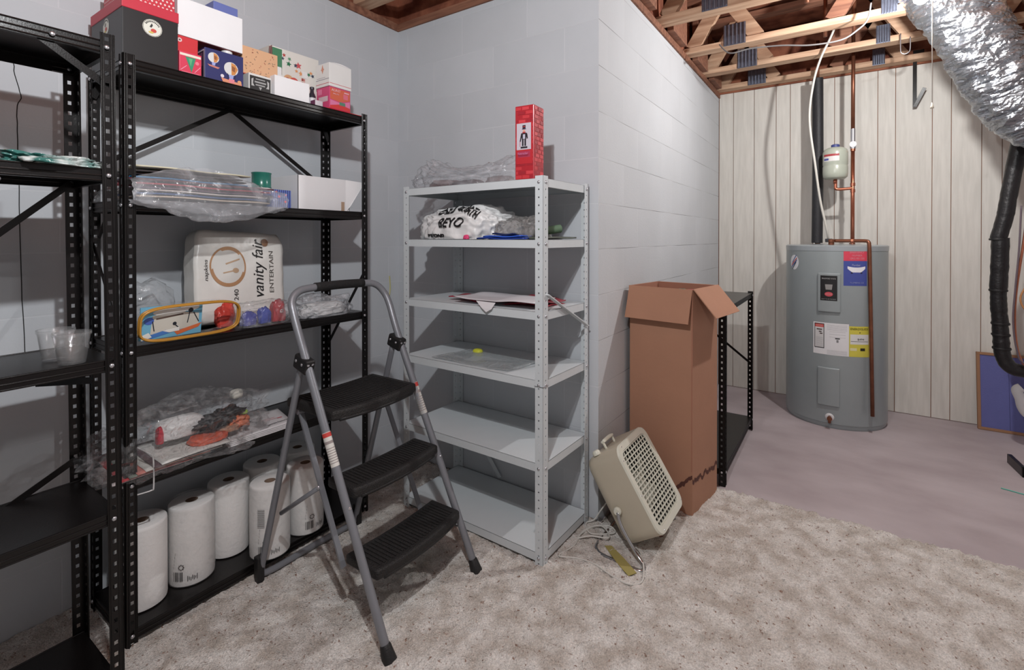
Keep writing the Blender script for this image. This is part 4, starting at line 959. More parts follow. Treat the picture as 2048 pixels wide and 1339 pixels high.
# small black box with silver lettering + kraft box above
o, w, d, h = carton('gift_box', 'small black box with silver crest print, under the kraft box', 'box', -1.95, -1.832, .965, 1.052, S1, S1+.066, P((206, 206, 204)), group=GB)
printed(o, face_mx(w, d, '+x'), [('r', -.040, .004, .040, .058, BLK), ('p', [(-.034, .02), (-.034, .045), (-.026, .05), (-.028, .03), (-.022, .02)], P((170, 170, 170))), ('p', [(.034, .02), (.034, .045), (.026, .05), (.028, .03), (.022, .02)], P((170, 170, 170))), ('r', -.022, .034, .022, .040, P((150, 150, 150))), ('r', -.018, .024, .018, .029, P((150, 150, 150))), ('p', [(-.006, .020), (.006, .020), (0, .008)], P((160, 160, 160))), ('r', -.018, .046, .018, .050, P((150, 150, 150)))])
o, w, d, h = carton('kraft_box', 'tan kraft box with scattered dark sprig print beside the white box', 'box', -2.02, -1.862, .957, 1.095, S1+.0665, S1+.172, P((204, 160, 124)), group=GB)
rnd = random.Random(4); its = []
for k in range(46):
    u, v, a = rnd.uniform(-.06, .06), rnd.uniform(.006, .098), rnd.uniform(0, PI); l_ = rnd.uniform(.0015, .004)
    its.append(('l', u-l_*math.cos(a), v-l_*math.sin(a), u+l_*math.cos(a), v+l_*math.sin(a), .0016, P(((96, 74, 62), (150, 60, 56), (90, 96, 92))[k % 3])))
its.append(('r', -.068, 0, .068, .003, P((170, 60, 56))))
printed(o, face_mx(w, d, '+x'), its)
# white boxes and the patterned gift box
o, w, d, h = carton('white_box', 'low plain white box in front of the patterned gift box', 'box', -1.925, -1.828, 1.063, 1.212, S1, S1+.084, M['paper'], group=GB)
o, w, d, h = carton('patterned_gift_box', 'white gift box printed with red and green Christmas plants', 'box', -2.06, -1.93, 1.105, 1.325, S1, S1+.235, P((216, 214, 208)), group=GB, rz=-.03)
rnd = random.Random(8); its = []
cols = [(170, 60, 56), (40, 110, 76), (214, 150, 100), (60, 70, 90), (196, 84, 90), (90, 140, 110)]
for k in range(16):
    u, v = rnd.uniform(-.09, .09), rnd.uniform(.10, .215); c = P(cols[k % 6]); r_ = rnd.uniform(.008, .017); a0 = rnd.uniform(0, 6)
    pts = []
    for j in range(10):
        rr_ = r_*(1 if j % 2 == 0 else .45); a = a0+j*PI/5; pts.append((u+rr_*math.cos(a), v+rr_*math.sin(a)))
    its.append(('p', pts, c))
its += [('d', -.03, .112, .022, P((206, 160, 120))), ('d', -.005, .108, .020, P((196, 84, 76))), ('d', -.035, .112, .010, P((170, 60, 60))), ('p', [(-.02, .098), (.02, .094), (.0, .085)], P((170, 50, 60))), ('r', .028, .084, .044, .135, P((176, 60, 64))), ('l', .034, .084, .034, .135, .002, P((40, 110, 80))), ('l', .040, .084, .040, .135, .002, P((226, 220, 210))), ('r', .028, .10, .044, .104, P((50, 60, 96))), ('r', .028, .12, .044, .123, P((226, 220, 210))), ('r', .03, .138, .055, .165, P((222, 222, 222)))]
printed(o, face_mx(w, d, '+x'), its, 'plant_print')
o, w, d, h = carton('green_gift_box', 'small green wrapped box with red side leaning by the patterned gift box', 'box', -1.915, -1.885, 1.088, 1.128, S1+.135, S1+.212, P((52, 112, 78)), group=GB)
carton('white_box', 'tiny white box between the low white box and the green wrapped box', 'box', -1.918, -1.872, 1.07, 1.118, S1+.0845, S1+.1345, P((206, 206, 206)), group=GB)
printed(o, face_mx(w, d, '-y'), [('r', -.012, .003, .012, .084, P((150, 110, 104))), ('l', -.008, .01, .006, .08, .003, P((90, 50, 56)))])
o = MB().lathe([(.013, 0), (.015, .003), (.015, .05), (.008, .066), (.007, .078), (.009, .079), (.009, .088), (.006, .09)], 20).build('dark_bottle', P((44, 44, 54), .25), smooth=True, auto=50); o.location = (-1.87, 1.252, S1); tag(o, 'small dark bottle standing right of the low white box', 'bottle')
MB().lathe([(.0154, .015), (.0154, .042)], 20, caps=False).build('label', P((206, 206, 210)), o, smooth=True)
o, w, d, h = carton('white_box', 'tiny white box with dark side in front of the dark bottle', 'box', -1.85, -1.818, 1.232, 1.268, S1, S1+.024, P((196, 190, 196)), group=GB)
printed(o, face_mx(w, d, '-y'), [('r', -w/2, 0, w/2, h, P((110, 60, 90)))])
sheet_thing('red_plastic_sheet', 'bright red sheet lying on the right end of the black shelving top', 'sheet', [(-2.05, 1.285), (-1.812, 1.285), (-1.812, 1.487), (-2.05, 1.487)], S1+.0012, .002, P((206, 44, 50)), wob=.001)
o, w, d, h = carton('pink_box', 'pink and orange drinks box under the white star box', 'box', -1.905, -1.815, 1.298, 1.405, S1+.0055, S1+.098, P((206, 74, 120)), group=GB)
printed(o, face_mx(w, d, '+x'), [('p', [(-.05, .040), (.0, .034), (.05, .048), (.05, .088), (-.05, .088)], P((206, 100, 74))), ('p', [(-.05, .012), (.05, .016), (.05, .044), (.0, .030), (-.05, .036)], P((214, 120, 160))), ('p', [(-.052, .002), (.052, .002), (.05, .016), (0, .024), (-.05, .012)], P((206, 60, 60))), ('r', .016, .05, .040, .072, P((214, 110, 130))), ('r', -.004, .020, .026, .034, P((90, 130, 110))), ('r', .02, .076, .045, .081, P((226, 170, 190)))])
lettering(o, 'AUNT', face_mx(w, d, '+x') @ Matrix.Translation((-.022, .078, .0022)), .016, P((232, 190, 200)), width=.046)
lettering(o, "SALLY'S", face_mx(w, d, '+x') @ Matrix.Translation((-.022, .064, .0022)), .008, P((232, 190, 200)), width=.03)
printed(o, face_mx(w, d, '-y'), [('r', -.030, .030, .034, .052, P((214, 190, 196))), ('r', -.03, .008, .0, .024, P((60, 50, 60))), ('r', -.034, .062, -.006, .085, P((226, 120, 160)))])
o, w, d, h = carton('star_box', 'white box with a small orange star stacked on the pink box', 'box', -1.905, -1.812, 1.295, 1.408, S1+.0985, S1+.198, P((222, 222, 220)), group=GB)
printed(o, face_mx(w, d, '-y'), [('p', [(0, .096), (.006, .078), (.012, .074), (.006, .070), (0, .055), (-.006, .070), (-.012, .074), (-.006, .078)], P((206, 140, 116))), ('r', -.046, .030, .046, .033, P((160, 160, 166))), ('r', -.04, .038, .02, .040, P((170, 170, 176))), ('r', -.046, .012, .046, .014, P((206, 80, 90)))])
printed(o, face_mx(w, d, '+x'), [('r', -.055, .012, .055, .014, P((206, 80, 90)))])
b = MB(); b.grid(lambda u, v: Vector((.046, -.05+.1*u, h+.006*math.sin(PI*u)*v)), 10, 1); b.build('lid_flap', WHT, o, solid=.001, fix=False)

# ---- second shelf of the black unit: folders, can, striped box, open white box
GF = 'folders and gift bags in the clear bag'
fol = [('paper_folder', 'cream folder at the bottom of the clear bag of papers', (214, 196, 176)), ('paper_folder', 'blue folder near the bottom of the clear bag of papers', (60, 96, 150)), ('paper_folder', 'white folder low in the clear bag of papers', (216, 208, 204)),
       ('gift_bag', 'purple-grey flat gift bag in the clear bag of papers', (140, 120, 150)), ('gift_bag', 'bright red flat gift bag in the clear bag of papers', (196, 50, 70)), ('gift_bag', 'dark maroon flat gift bag in the clear bag of papers', (96, 40, 52)),
       ('gift_bag', 'bright blue flat gift bag near the top of the papers', (56, 130, 180)), ('paper_folder', 'dark brown flat bag under the topmost papers', (70, 50, 48)), ('paper_folder', 'pale grey folder near the top of the papers', (190, 190, 190)), ('paper_folder', 'topmost pale cream folder with a curved edge', (206, 202, 178))]
rnd = random.Random(11)
for k, (nm, lb, c) in enumerate(fol):
    z = S2+.012+k*.0105; j = rnd.uniform(-.015, .015); e = rnd.uniform(-.02, .02); xs = -1.83+rnd.uniform(-.03, .02)
    y1_ = 1.03+e if k < 6 else .965+e
    sheet_thing(nm, lb, 'folder', [(xs-.20, .625+j, .004), (xs, .60+j, .0), (xs+.002, y1_, .0), (xs-.20, y1_+.01, .006)], z, .0045, P(c), group=GF, wob=.006, seed=2.2)
def clear_bag_sheet():
    b = MB()
    def f(u, v):
        y = .585+.50*u; s = math.sin(PI*min(1, max(0, u)))
        a = -.2+v*1.35*PI     # profile: under the papers, out over the lip, and up over the top
        prof = [(-2.02, .004), (-1.90, .003), (-1.806, .003), (-1.792, -.028-.035*s), (-1.775, -.02-.02*s), (-1.772, .035), (-1.785, .08), (-1.82, .125*(.55+.45*math.cos((u-.35)*2.6)))]
        t_ = v*(len(prof)-1); i = min(int(t_), len(prof)-2); w_ = t_-i; w_ = w_*w_*(3-2*w_)
        x = prof[i][0]*(1-w_)+prof[i+1][0]*w_; z = prof[i][1]*(1-w_)+prof[i+1][1]*w_
        pin = .55+.45*s; z = z*pin+(.0 if v < .4 else .02*(1-pin))
        nn = noise.noise(Vector((u*9, v*7, 3)))*.008+noise.noise(Vector((u*22, v*15, 7)))*.004
        return Vector((x+(nn if v > .35 else 0)+.002, y+nn, S2+z+(nn if v > .35 else 0)))
    b.grid(f, 70, 50)
    o = b.build('clear_bag', M['milky'], smooth=True, fix=False); return tag(o, 'milky clear plastic bag of folders drooping over the second shelf edge', 'bag')
clear_bag_sheet()
o = MB().lathe([(.034, 0), (.035, .002), (.035, .085), (.034, .087)], 32).build('spool', P((216, 212, 206)), smooth=True, auto=40); o.location = (-1.965, 1.085, S2); tag(o, 'white cylinder spool with shiny green ribbon rim behind the bag of papers', 'spool')
MB().lathe([(.0375, .087), (.0375, .089), (.036, .091), (.036, .142), (.0375, .144), (.0375, .148), (.030, .148), (.030, .10)], 32, caps=False).build('green_ribbon', P((36, 110, 96), .25), o, smooth=True, auto=40)
o, w, d, h = carton('striped_box', 'small blue striped box with red dots beside the white open box', 'box', -1.93, -1.858, 1.07, 1.148, S2, S2+.075, P((86, 110, 180)))
its = []
for k in range(9): its.append(('r', -.038+k*.0086, 0, -.034+k*.0086, .075, P((36, 44, 110))))
its += [('d', -.012, .048, .005, P((214, 60, 80))), ('d', .014, .028, .005, P((220, 60, 80))), ('d', .016, .055, .004, P((200, 80, 120))), ('d', -.024, .066, .004, P((220, 70, 70)))]
printed(o, face_mx(w, d, '+x'), its)
def open_white_box():
    x0, x1, y0, y1, h = -2.10, -1.868, 1.185, 1.44, .145; t = thing('open_white_box', 'open white carton with a torn flap on the second black shelf', 'box', ((x0+x1)/2, (y0+y1)/2, S2)); w, d = x1-x0, y1-y0; e = .002
    b = MB(); b.box((-w/2, -d/2, 0), (w/2, d/2, e))
    for lo, hi in (((-w/2, -d/2), (w/2, -d/2+e)), ((-w/2, d/2-e), (w/2, d/2)), ((-w/2, -d/2), (-w/2+e, d/2)), ((w/2-e, -d/2), (w/2, d/2))): b.box((*lo, 0), (*hi, h))
    b.build('carton_body', M['paper'], t)
    b = MB(); A = [b.bm.verts.new(p) for p in ((w/2, d/2-.02, 0), (w/2, d/2-.02, h), (w/2+.03, d/2+.06, h-.008), (w/2+.01, d/2, .03))]; b.quadface(A); b.build('side_flap', M['paper'], t, solid=.0015, fix=False)
    MB().box((w/2+.0005, d/2-.045, 0), (w/2+.0012, d/2-.028, .045)).build('tape_strip', P((176, 150, 128)), t)
open_white_box()
crumple('plastic_bag', 'crumpled clear bag at the right end of the second black shelf', 'bag', (-2.03, 1.475, S2), (.16, .04, .12), M['film'], 5, .2, 4)
crumple('plastic_bag', 'small clear bag at the near end of the second black shelf, behind the uprights', 'bag', (-2.03, .60, S2), (.16, .05, .06), M['film'], 6, .2, 4)

# ---- third shelf: napkins, zip pouch, bags
def napkins():
    t = thing('napkin_pack', 'large white paper napkin pack with gold ring print on the third black shelf', 'napkins', (-1.985, 1.0, S3+.003), rot=(math.radians(-3), math.radians(-9), 0))
    W_, H_, T_ = .345, .355, .10
    bm = bmesh.new(); bmesh.ops.create_cube(bm, size=1); bmesh.ops.subdivide_edges(bm, edges=bm.edges[:], cuts=22, use_grid_fill=True)
    for v in bm.verts:
        p = v.co.copy()*2; e = 1-.18*(abs(p.y)**6)-.14*(abs(p.z)**6); pin = 1-.12*abs(p.z)**8*abs(p.y)**2
        x = p.x*T_/2*e+.004*noise.noise(Vector((p.y*2, p.z*2, 2)))
        v.co = Vector((x, p.y*W_/2*pin+.006*noise.noise(Vector((p.z*2.3, 0, 4))), (p.z+1)/2*H_+.010*noise.noise(Vector((p.y*2, 3, 4)))*(p.z+1)/2))
    me = bpy.data.meshes.new('wrapper'); bm.to_mesh(me); bm.free(); me.materials.append(mat('napkin_wrap', (222, 219, 214), .3, bump=.5, bscale=10)); [setattr(p, 'use_smooth', True) for p in me.polygons]
    link('wrapper', me, t)
    def fx(u, v): 
        p = (u/(W_/2), v/H_*2-1); e = 1-.18*(abs(p[0])**6)-.14*(abs(p[1])**6)
        return T_/2*e+.004*noise.noise(Vector((p[0]*2, p[1]*2, 2)))+.0015
    def surf(co): return Vector((fx(co.x, co.y)+co.z, co.x, co.y))
    def ringmesh(u, v, r0, r1, m, name):
        b = MB(); b.grid(lambda a, k: surf(Vector((u+(r0+(r1-r0)*k)*math.cos(2*PI*a), v+(r0+(r1-r0)*k)*1.15*math.sin(2*PI*a), 0))), 40, 2); b.build(name, m, t, fix=False)
    ringmesh(-.055, .215, .0, .062, P((206, 203, 198)), 'plate_print'); ringmesh(-.055, .215, .056, .068, P((170, 128, 92)), 'gold_ring_print')
    for (u0, v0, u1, v1, w_) in ((-.065, .225, -.012, .245, .006), (-.075, .19, -.03, .20, .005)):
        b = MB(); dd = Vector((u1-u0, v1-v0)); nn = Vector((-dd.y, dd.x)).normalized()*w_/2
        b.grid(lambda a, k: surf(Vector((u0+dd.x*a+nn.x*(2*k-1), v0+dd.y*a+nn.y*(2*k-1), .0009))), 8, 1); b.build('cutlery_print', P((176, 146, 118)), t, fix=False)
    b = MB(); b.grid(lambda a, k: surf(Vector((-.028+.012*k*math.cos(2*PI*a), .20+.010*k*math.sin(2*PI*a), .0009))), 16, 1); b.build('cutlery_print', P((176, 146, 118)), t, fix=False)
    b = MB(); b.grid(lambda a, k: surf(Vector((.092+.014*k*math.cos(2*PI*a), .315+.016*k*math.sin(2*PI*a), .0009))), 16, 1); b.build('brown_badge_print', P((150, 112, 84)), t, fix=False)
    def rot(cx, cy, sh=0): return lambda co: surf(Vector((cx-co.y, cy+co.x, co.z+.0012)))
    lettering(t, 'vanity fair', None, .062, P((26, 26, 28)), 'brand_lettering', shear=.25, width=.235, fn=rot(.062, .205))
    lettering(t, 'ENTERTAIN', None, .026, P((90, 86, 82)), 'lettering', width=.17, fn=rot(.116, .195))
    lettering(t, '240', None, .024, P((60, 56, 56)), 'lettering', width=.042, fn=rot(-.028, .105))
    lettering(t, 'napkins', None, .018, P((70, 66, 66)), 'lettering', shear=.2, width=.08, fn=rot(-.135, .20))
napkins()
def pouch():
    t = thing('zip_pouch', 'clear zip pouch with yellow piping holding a sky-blue printed card', 'pouch', (-1.86, .77, S3+.004), rot=(0, math.radians(8), .04))
    # shell between the two zip loops
    b = MB(); w_, h_, d_ = .155, .112, .06
    def f(u, v):
        a = 2*PI*u; y = w_*math.copysign(abs(math.cos(a))**.5, math.cos(a)); z = h_/2+h_/2*math.copysign(abs(math.sin(a))**.5, math.sin(a))
        return Vector((d_*(v-.5)+.003*noise.noise(Vector((u*9, v*4, 0))), y, max(.001, z)))
    b.grid(f, 60, 6); b.build('pouch_film', M['film'], t, smooth=True, fix=False)
    for x in (d_/2, d_/2-.012):
        pts = [(x, w_*math.copysign(abs(math.cos(2*PI*i/40))**.5, math.cos(2*PI*i/40)), h_/2+.0+h_/2*math.copysign(abs(math.sin(2*PI*i/40))**.5, math.sin(2*PI*i/40))+.002) for i in range(40)]
        MB().tube(pts, .0038, 8, closed=True).build('yellow_piping', P((186, 134, 52), .3), t, smooth=True)
    c = MB().box((-.004, -.145, .004), (0, .04, .112)).build('printed_card', P((112, 176, 206)), t)
    I = Matrix(((0, 0, 1, .0), (1, 0, 0, 0), (0, 1, 0, 0), (0, 0, 0, 1)))
    W2 = P((226, 226, 222)); K = P((30, 34, 44))
    its = [('p', [(-.115, .02), (.03, .03), (.03, .075), (-.02, .085), (-.11, .082)], P((200, 196, 186))), ('d', -.06, .09, (.05, .012), W2), ('d', .0, .098, (.03, .012), W2), ('p', [(-.14, .0), (-.05, .02), (-.07, .03), (-.12, .018)], P((70, 120, 190))),
           ('p', [(-.045, .02), (.04, .040), (.03, .026), (-.035, .008)], P((214, 110, 66))), ('d', -.12, .066, (.014, .012), P((70, 100, 180))), ('l', -.11, .064, -.104, .03, .003, K), ('l', -.10, .07, -.02, .078, .005, P((90, 70, 62))), ('d', .003, .088, .008, K), ('l', .0, .085, -.006, .045, .003, K), ('l', .012, .08, .03, .045, .003, K), ('d', -.045, .048, .006, K), ('l', -.045, .046, -.03, .030, .003, K), ('p', [(-.03, .035), (-.08, .028), (-.06, .02), (-.03, .022)], W2), ('p', [(-.14, .002), (-.11, .012), (-.12, .028), (-.14, .02)], W2)]
    for it in its: pass
    printed(c, I, its, 'sky_print', off=.0006)
pouch()
def party_bag(name, label, loc, size, bits, seed):
    t = thing(name, label, 'bag', loc)
    crumple('bag_film', None, None, (0, 0, 0), size, M['film'], seed, .14, 5, parent=t)
    return t
party_bag('clear_bag', 'clear bag of blue and red snack packets, middle of the third black shelf', (-1.87, 1.035, S3+.002), (.10, .20, .13), None, 3)
for k, (x, y, z, sx, sy, sz, c, l) in enumerate(((-1.86, .975, .0, .03, .055, .075, (64, 70, 150), 'dark blue snack packet behind the zip pouch end'), (-1.865, 1.04, .0, .03, .05, .085, (52, 70, 160), 'blue snack packet in the middle of the clear bag'), (-1.87, 1.095, .0, .05, .05, .115, (170, 40, 50), 'red and navy snack packet at the right end of the clear bag'))):
    o = crumple('snack_packet', l, 'packet', (x, y, S3+.006), (sx, sy, sz), P(c, .3), 20+k, .16, 4, group='snack packets on the third black shelf')
    if k == 2:
        lettering(o, 'B', Matrix.Translation((.026, .003, .045)) @ Matrix(((0, 0, 1, 0), (1, 0, 0, 0), (0, 1, 0, 0), (0, 0, 0, 1))), .03, WHT)
o = crumple('snack_packet', 'red snack packet showing above the zip pouch end', 'packet', (-1.93, .925, S3+.002), (.035, .06, .12), P((206, 70, 60), .3), 31, .2, 4, group='snack packets on the third black shelf')
crumple('white_plastic_bag', 'crumpled white translucent bag at the right end of the third black shelf', 'bag', (-1.90, 1.31, S3+.001), (.15, .26, .115), M['milky'], 12, .22, 5)
crumple('plastic_wrap', 'white paper goods inside the translucent bag on the third black shelf', 'wrap', (-1.90, 1.32, S3+.004), (.09, .20, .07), M['bagwhite'], 14, .2, 5)
o = MB().lathe([(.018, 0), (.024, .03), (.026, .045), (.025, .046), (.017, .003)], 24, caps=False).build('clear_cup', M['film'], smooth=True); o.location = (-1.99, 1.385, S3+.0015); o.location.z = S3+.002; tag(o, 'small clear cup behind the translucent bag on the third black shelf', 'cup')
crumple('plastic_bag', 'loose clear film behind the napkins at the near end of the third shelf', 'bag', (-2.04, .72, S3), (.12, .14, .26), M['film'], 44, .12, 4)

# ---- fourth shelf: toy-filled clear bag, paper stack, wire hook
GC = 'party bits in the crinkled clear bag'
o = crumple('crinkled_clear_bag', 'large crinkled clear bag full of party bits on the fourth black shelf', 'bag', (-1.90, .775, S4+.001), (.265, .50, .25), mat_film('crinkly_film', (230, 232, 236), .02, .10, 26, 1.0, 1.3, .14), 9, .19, 5, freq=1.5, smooth=False, power=.8)
def bit(name, label, loc, size, c, seed, amp=.18, cat='party bit', rough=.5): return crumple(name, label, cat, loc, size, P(c, rough), seed, amp, 4, group=GC)
bit('white_mask', 'rounded white cap inside the crinkled bag', (-1.93, .77, S4+.06), (.10, .15, .09), (222, 222, 222), 3, .05)
bit('red_ribbon_tape', 'crimson strip curling round the white cap', (-1.905, .70, S4+.055), (.03, .02, .08), (190, 40, 60), 5, .1)
bit('orange_disc', 'orange round toy at the bottom of the crinkled bag', (-1.855, .83, S4+.035), (.09, .12, .035), (206, 92, 66), 6, .08)
bit('orange_ribbon', 'orange crinkle ribbon beside the paper stack end of the bag', (-1.88, .93, S4+.05), (.07, .07, .05), (206, 110, 70), 17, .4)
bit('green_ball', 'tiny lime green ball near the right of the crinkled bag', (-1.872, .965, S4+.085), (.022, .022, .022), (150, 190, 70), 7, .02)
bit('black_ribbon', 'black curled ribbon between the white cap and orange disc', (-1.885, .86, S4+.072), (.08, .10, .04), (30, 30, 32), 8, .4)
bit('dark_ribbon', 'dark ribbon heap at the right of the crinkled bag', (-1.90, .92, S4+.09), (.06, .08, .03), (36, 34, 36), 19, .5)
bit('brown_biscuit', 'tan fuzzy disc right of the orange disc', (-1.86, .90, S4+.045), (.05, .07, .03), (176, 130, 104), 10, .15)
rnd = random.Random(2)
pc = [((200, 190, 190), 'white'), ((180, 64, 70), 'red'), ((120, 130, 120), 'grey green'), ((196, 120, 110), 'salmon'), ((206, 206, 200), 'cream'), ((90, 70, 76), 'dark'), ((214, 214, 210), 'thick white')]
for k, (c, nm) in enumerate(pc):
    y = .60+.02*k; z = S4+.006+k*.0042
    sheet_thing('party_card', '%s card lying flat under the crinkled bag' % nm, 'card', [(-2.0+rnd.uniform(-.02, .02), y-.05), (-1.80+.004*k, y-.06), (-1.80+.003*k, y+.15+rnd.uniform(-.02, .04)), (-2.0, y+.16)], z-S4*0, .0028, P(c), group=GC, wob=.004, seed=1.0)
crumple('white_cube', 'small white cube perched on the crinkled bag', 'cube', (-1.93, .965, S4+.135), (.036, .040, .036), P((220, 218, 208)), 4, .05, 3, flat=.6, power=.5)
for k in range(4):
    sheet_thing('paper_sheet', ('lowest', 'second lowest', 'second highest', 'top')[k]+' sheet in the white paper stack on the fourth black shelf', 'paper', [(-2.0, .93), (-1.806-.002*k, .875+.004*k), (-1.806-.001*k, 1.115+.002*k), (-2.0, 1.17)], S4+.001+.0052*k, .0038, P((218-4*(k % 2), 216-4*(k % 2), 218-4*(k % 2))), group='white paper stack on the fourth black shelf', wob=.001)
ps_ = [o for o in bpy.data.objects if o.name.startswith('paper_sheet')][-1]; z_ = .0062
for nm, u, v, sz, c, w_ in (('lettering', .075, .045, .016, (80, 80, 84), .085),):
    lettering(ps_, 'assembly Resources', Matrix.Translation((.062, .055, z_)) @ Matrix.Rotation(PI/2, 4, 'Z'), sz, P(c), nm, width=w_)
b = MB()
for (x, y, a, l_, w_) in ((.02, .085, .3, .02, .008), (.0, .05, .1, .05, .002), (.015, .05, .1, .05, .002)):
    b.box((x-w_/2, y-l_/2, z_), (x+w_/2, y+l_/2, z_+.0002))
b.build('red_print', P((206, 110, 120)), ps_)
tag(MB().tube(cr([(-1.90, .625, S4+.075), (-1.80, .635, S4+.07), (-1.788, .64, S4+.055), (-1.786, .64, S4-.03), (-1.79, .635, S4-.042), (-1.795, .60, S4-.042)], 6), .0022, 8).build('wire_hook', P((206, 206, 206), .3), smooth=True), 'white wire hook bent over the edge of the fourth black shelf', 'hook')

# ---- bottom shelf: paper towels
def towel(kind):
    t = thing('paper_towel_roll', '', 'paper towels')
    MB().lathe([(.020, .27), (.066, .27), (.0705, .266), (.0712, .26), (.0712, .01), (.0705, .003), (.066, 0), (.020, 0), (.020, .27)], 40, caps=False).build('roll', M['towel'], t, smooth=True, auto=50)
    MB().lathe([(.0198, .001), (.0198, .269), (.0185, .269), (.0185, .001)], 20, caps=False).build('core', M['core'], t, smooth=True)
    if kind:
        b = MB()
        def f(u, v):
            a = 2*PI*u; r = .0728+.0012*noise.noise(Vector((math.cos(a)*3, math.sin(a)*3, v*5))); z = .002+.272*v
            return Vector((r*math.cos(a), r*math.sin(a), z))
        b.grid(f, 48, 14)
        w = b.build('wrapper', mat_film('towel_wrap', (232, 232, 232), .12, .15, 16, .4, .6, .15), t, smooth=True, fix=False)
        b = MB(); g = lambda a0, a1, z0, z1: b.grid(lambda u, v: Vector((.0745*math.cos(math.radians(a0+(a1-a0)*u)), .0745*math.sin(math.radians(a0+(a1-a0)*u)), z0+(z1-z0)*v)), 4, 1)
        for i in range(6): g(-62+i*4.2, -62+i*4.2+(2.6 if i % 3 else 1.4), .024, .056)
        for i in range(7): g(-27+i*3.6, -27+i*3.6+1.6, .022+.004*(i % 2), .040-.003*(i % 3))
        for i in range(5): g(-62+i*1.1, -61.4+i*1.1, .066+.012*i, .074+.012*i)
        for i in range(8):
            a = i*PI/4; cz, ca = .072+.008*math.sin(a), -42+6*math.cos(a); g(ca-1.6, ca+1.6, cz-.002, cz+.002)
        b.build('barcode_print', P((70, 66, 66)), w, fix=False)
    return t
tA, tB = towel(0), towel(1)
rolls = [(0, -1.94, .660, 2.6, 'paper towel roll nearest the left upright, on the bottom black shelf'), (1, -1.94, .812, -.1, 'second paper towel roll from the left, with barcode at its foot'), (0, -1.985, .962, 0, 'third paper towel roll from the left, set slightly back and unwrapped'),
         (1, -1.842, 1.047, .0, 'wrapped paper towel roll in front row, behind the ladder leg'), (1, -1.868, 1.215, .5, 'paper towel roll furthest right in the front row'), (0, -2.03, 1.12, 0, 'paper towel roll at the back between the two wrapped rolls'), (0, -2.035, 1.285, 0, 'paper towel roll at the back right corner of the bottom shelf')]
used = {0: tA, 1: tB}
for kind, x, y, rz, lb in rolls:
    o = used.pop(kind) if kind in used else dup(tA if kind == 0 else tB)
    o.location = (x, y, S5+.001); o.rotation_euler = (0, 0, rz); o['label'] = lb; o['group'] = 'paper towel rolls on the bottom shelf'
# wrapped roll's printed panel
o = [q for q in bpy.data.objects if q.get('label') == rolls[3][4]][0]
b = MB()
for i in range(9): b.grid(lambda u, v: Vector((.0747*math.cos(math.radians(-64+20*u)), .0747*math.sin(math.radians(-64+20*u)), .19-i*.0078+.005*v)), 4, 1)
b.build('faded_text_print', P((176, 176, 176)), o, fix=False)

# ---- near black unit
def cup(x, y, z, lb, tilt=0):
    o = MB().lathe([(.0, .002), (.026, .002), (.027, 0), (.028, .002), (.0375, .072), (.040, .074), (.040, .082), (.0385, .082), (.0368, .074), (.027, .004), (.0, .0035)], 36, caps=False).build('plastic_cup', mat_film('cup_plastic', (225, 228, 230), .07, .05, 20, .1, 1.0, .08), smooth=True)
    o.location = (x, y, z); o.rotation_euler = (tilt, 0, 0); return tag(o, lb, 'cup', 'clear plastic cups on the near black unit')
cup(-1.742, .402, .9445, 'left one of the two clear plastic cups on the near black unit'); cup(-1.662, .415, .9435, 'right one of the two clear plastic cups, at the shelf edge')
crumple('produce_bag', 'small clear bag with green and white print on the near unit second shelf', 'bag', (-1.70, .385, 1.451), (.16, .19, .04), mat_noise2('green_white_film', (60, 110, 104), (206, 210, 208), 16, rough=.15, lo=.4, hi=.6, bump=.3, bscale=40), 2, .25, 5)
tag(MB().box((-.005, -.004, 0), (.005, .004, .058)).build('wooden_stick', P((196, 180, 130)), bevel=.002), 'short pale wooden stick standing at the back of the near unit second shelf', 'stick').location = (-1.89, .335, 1.4525)

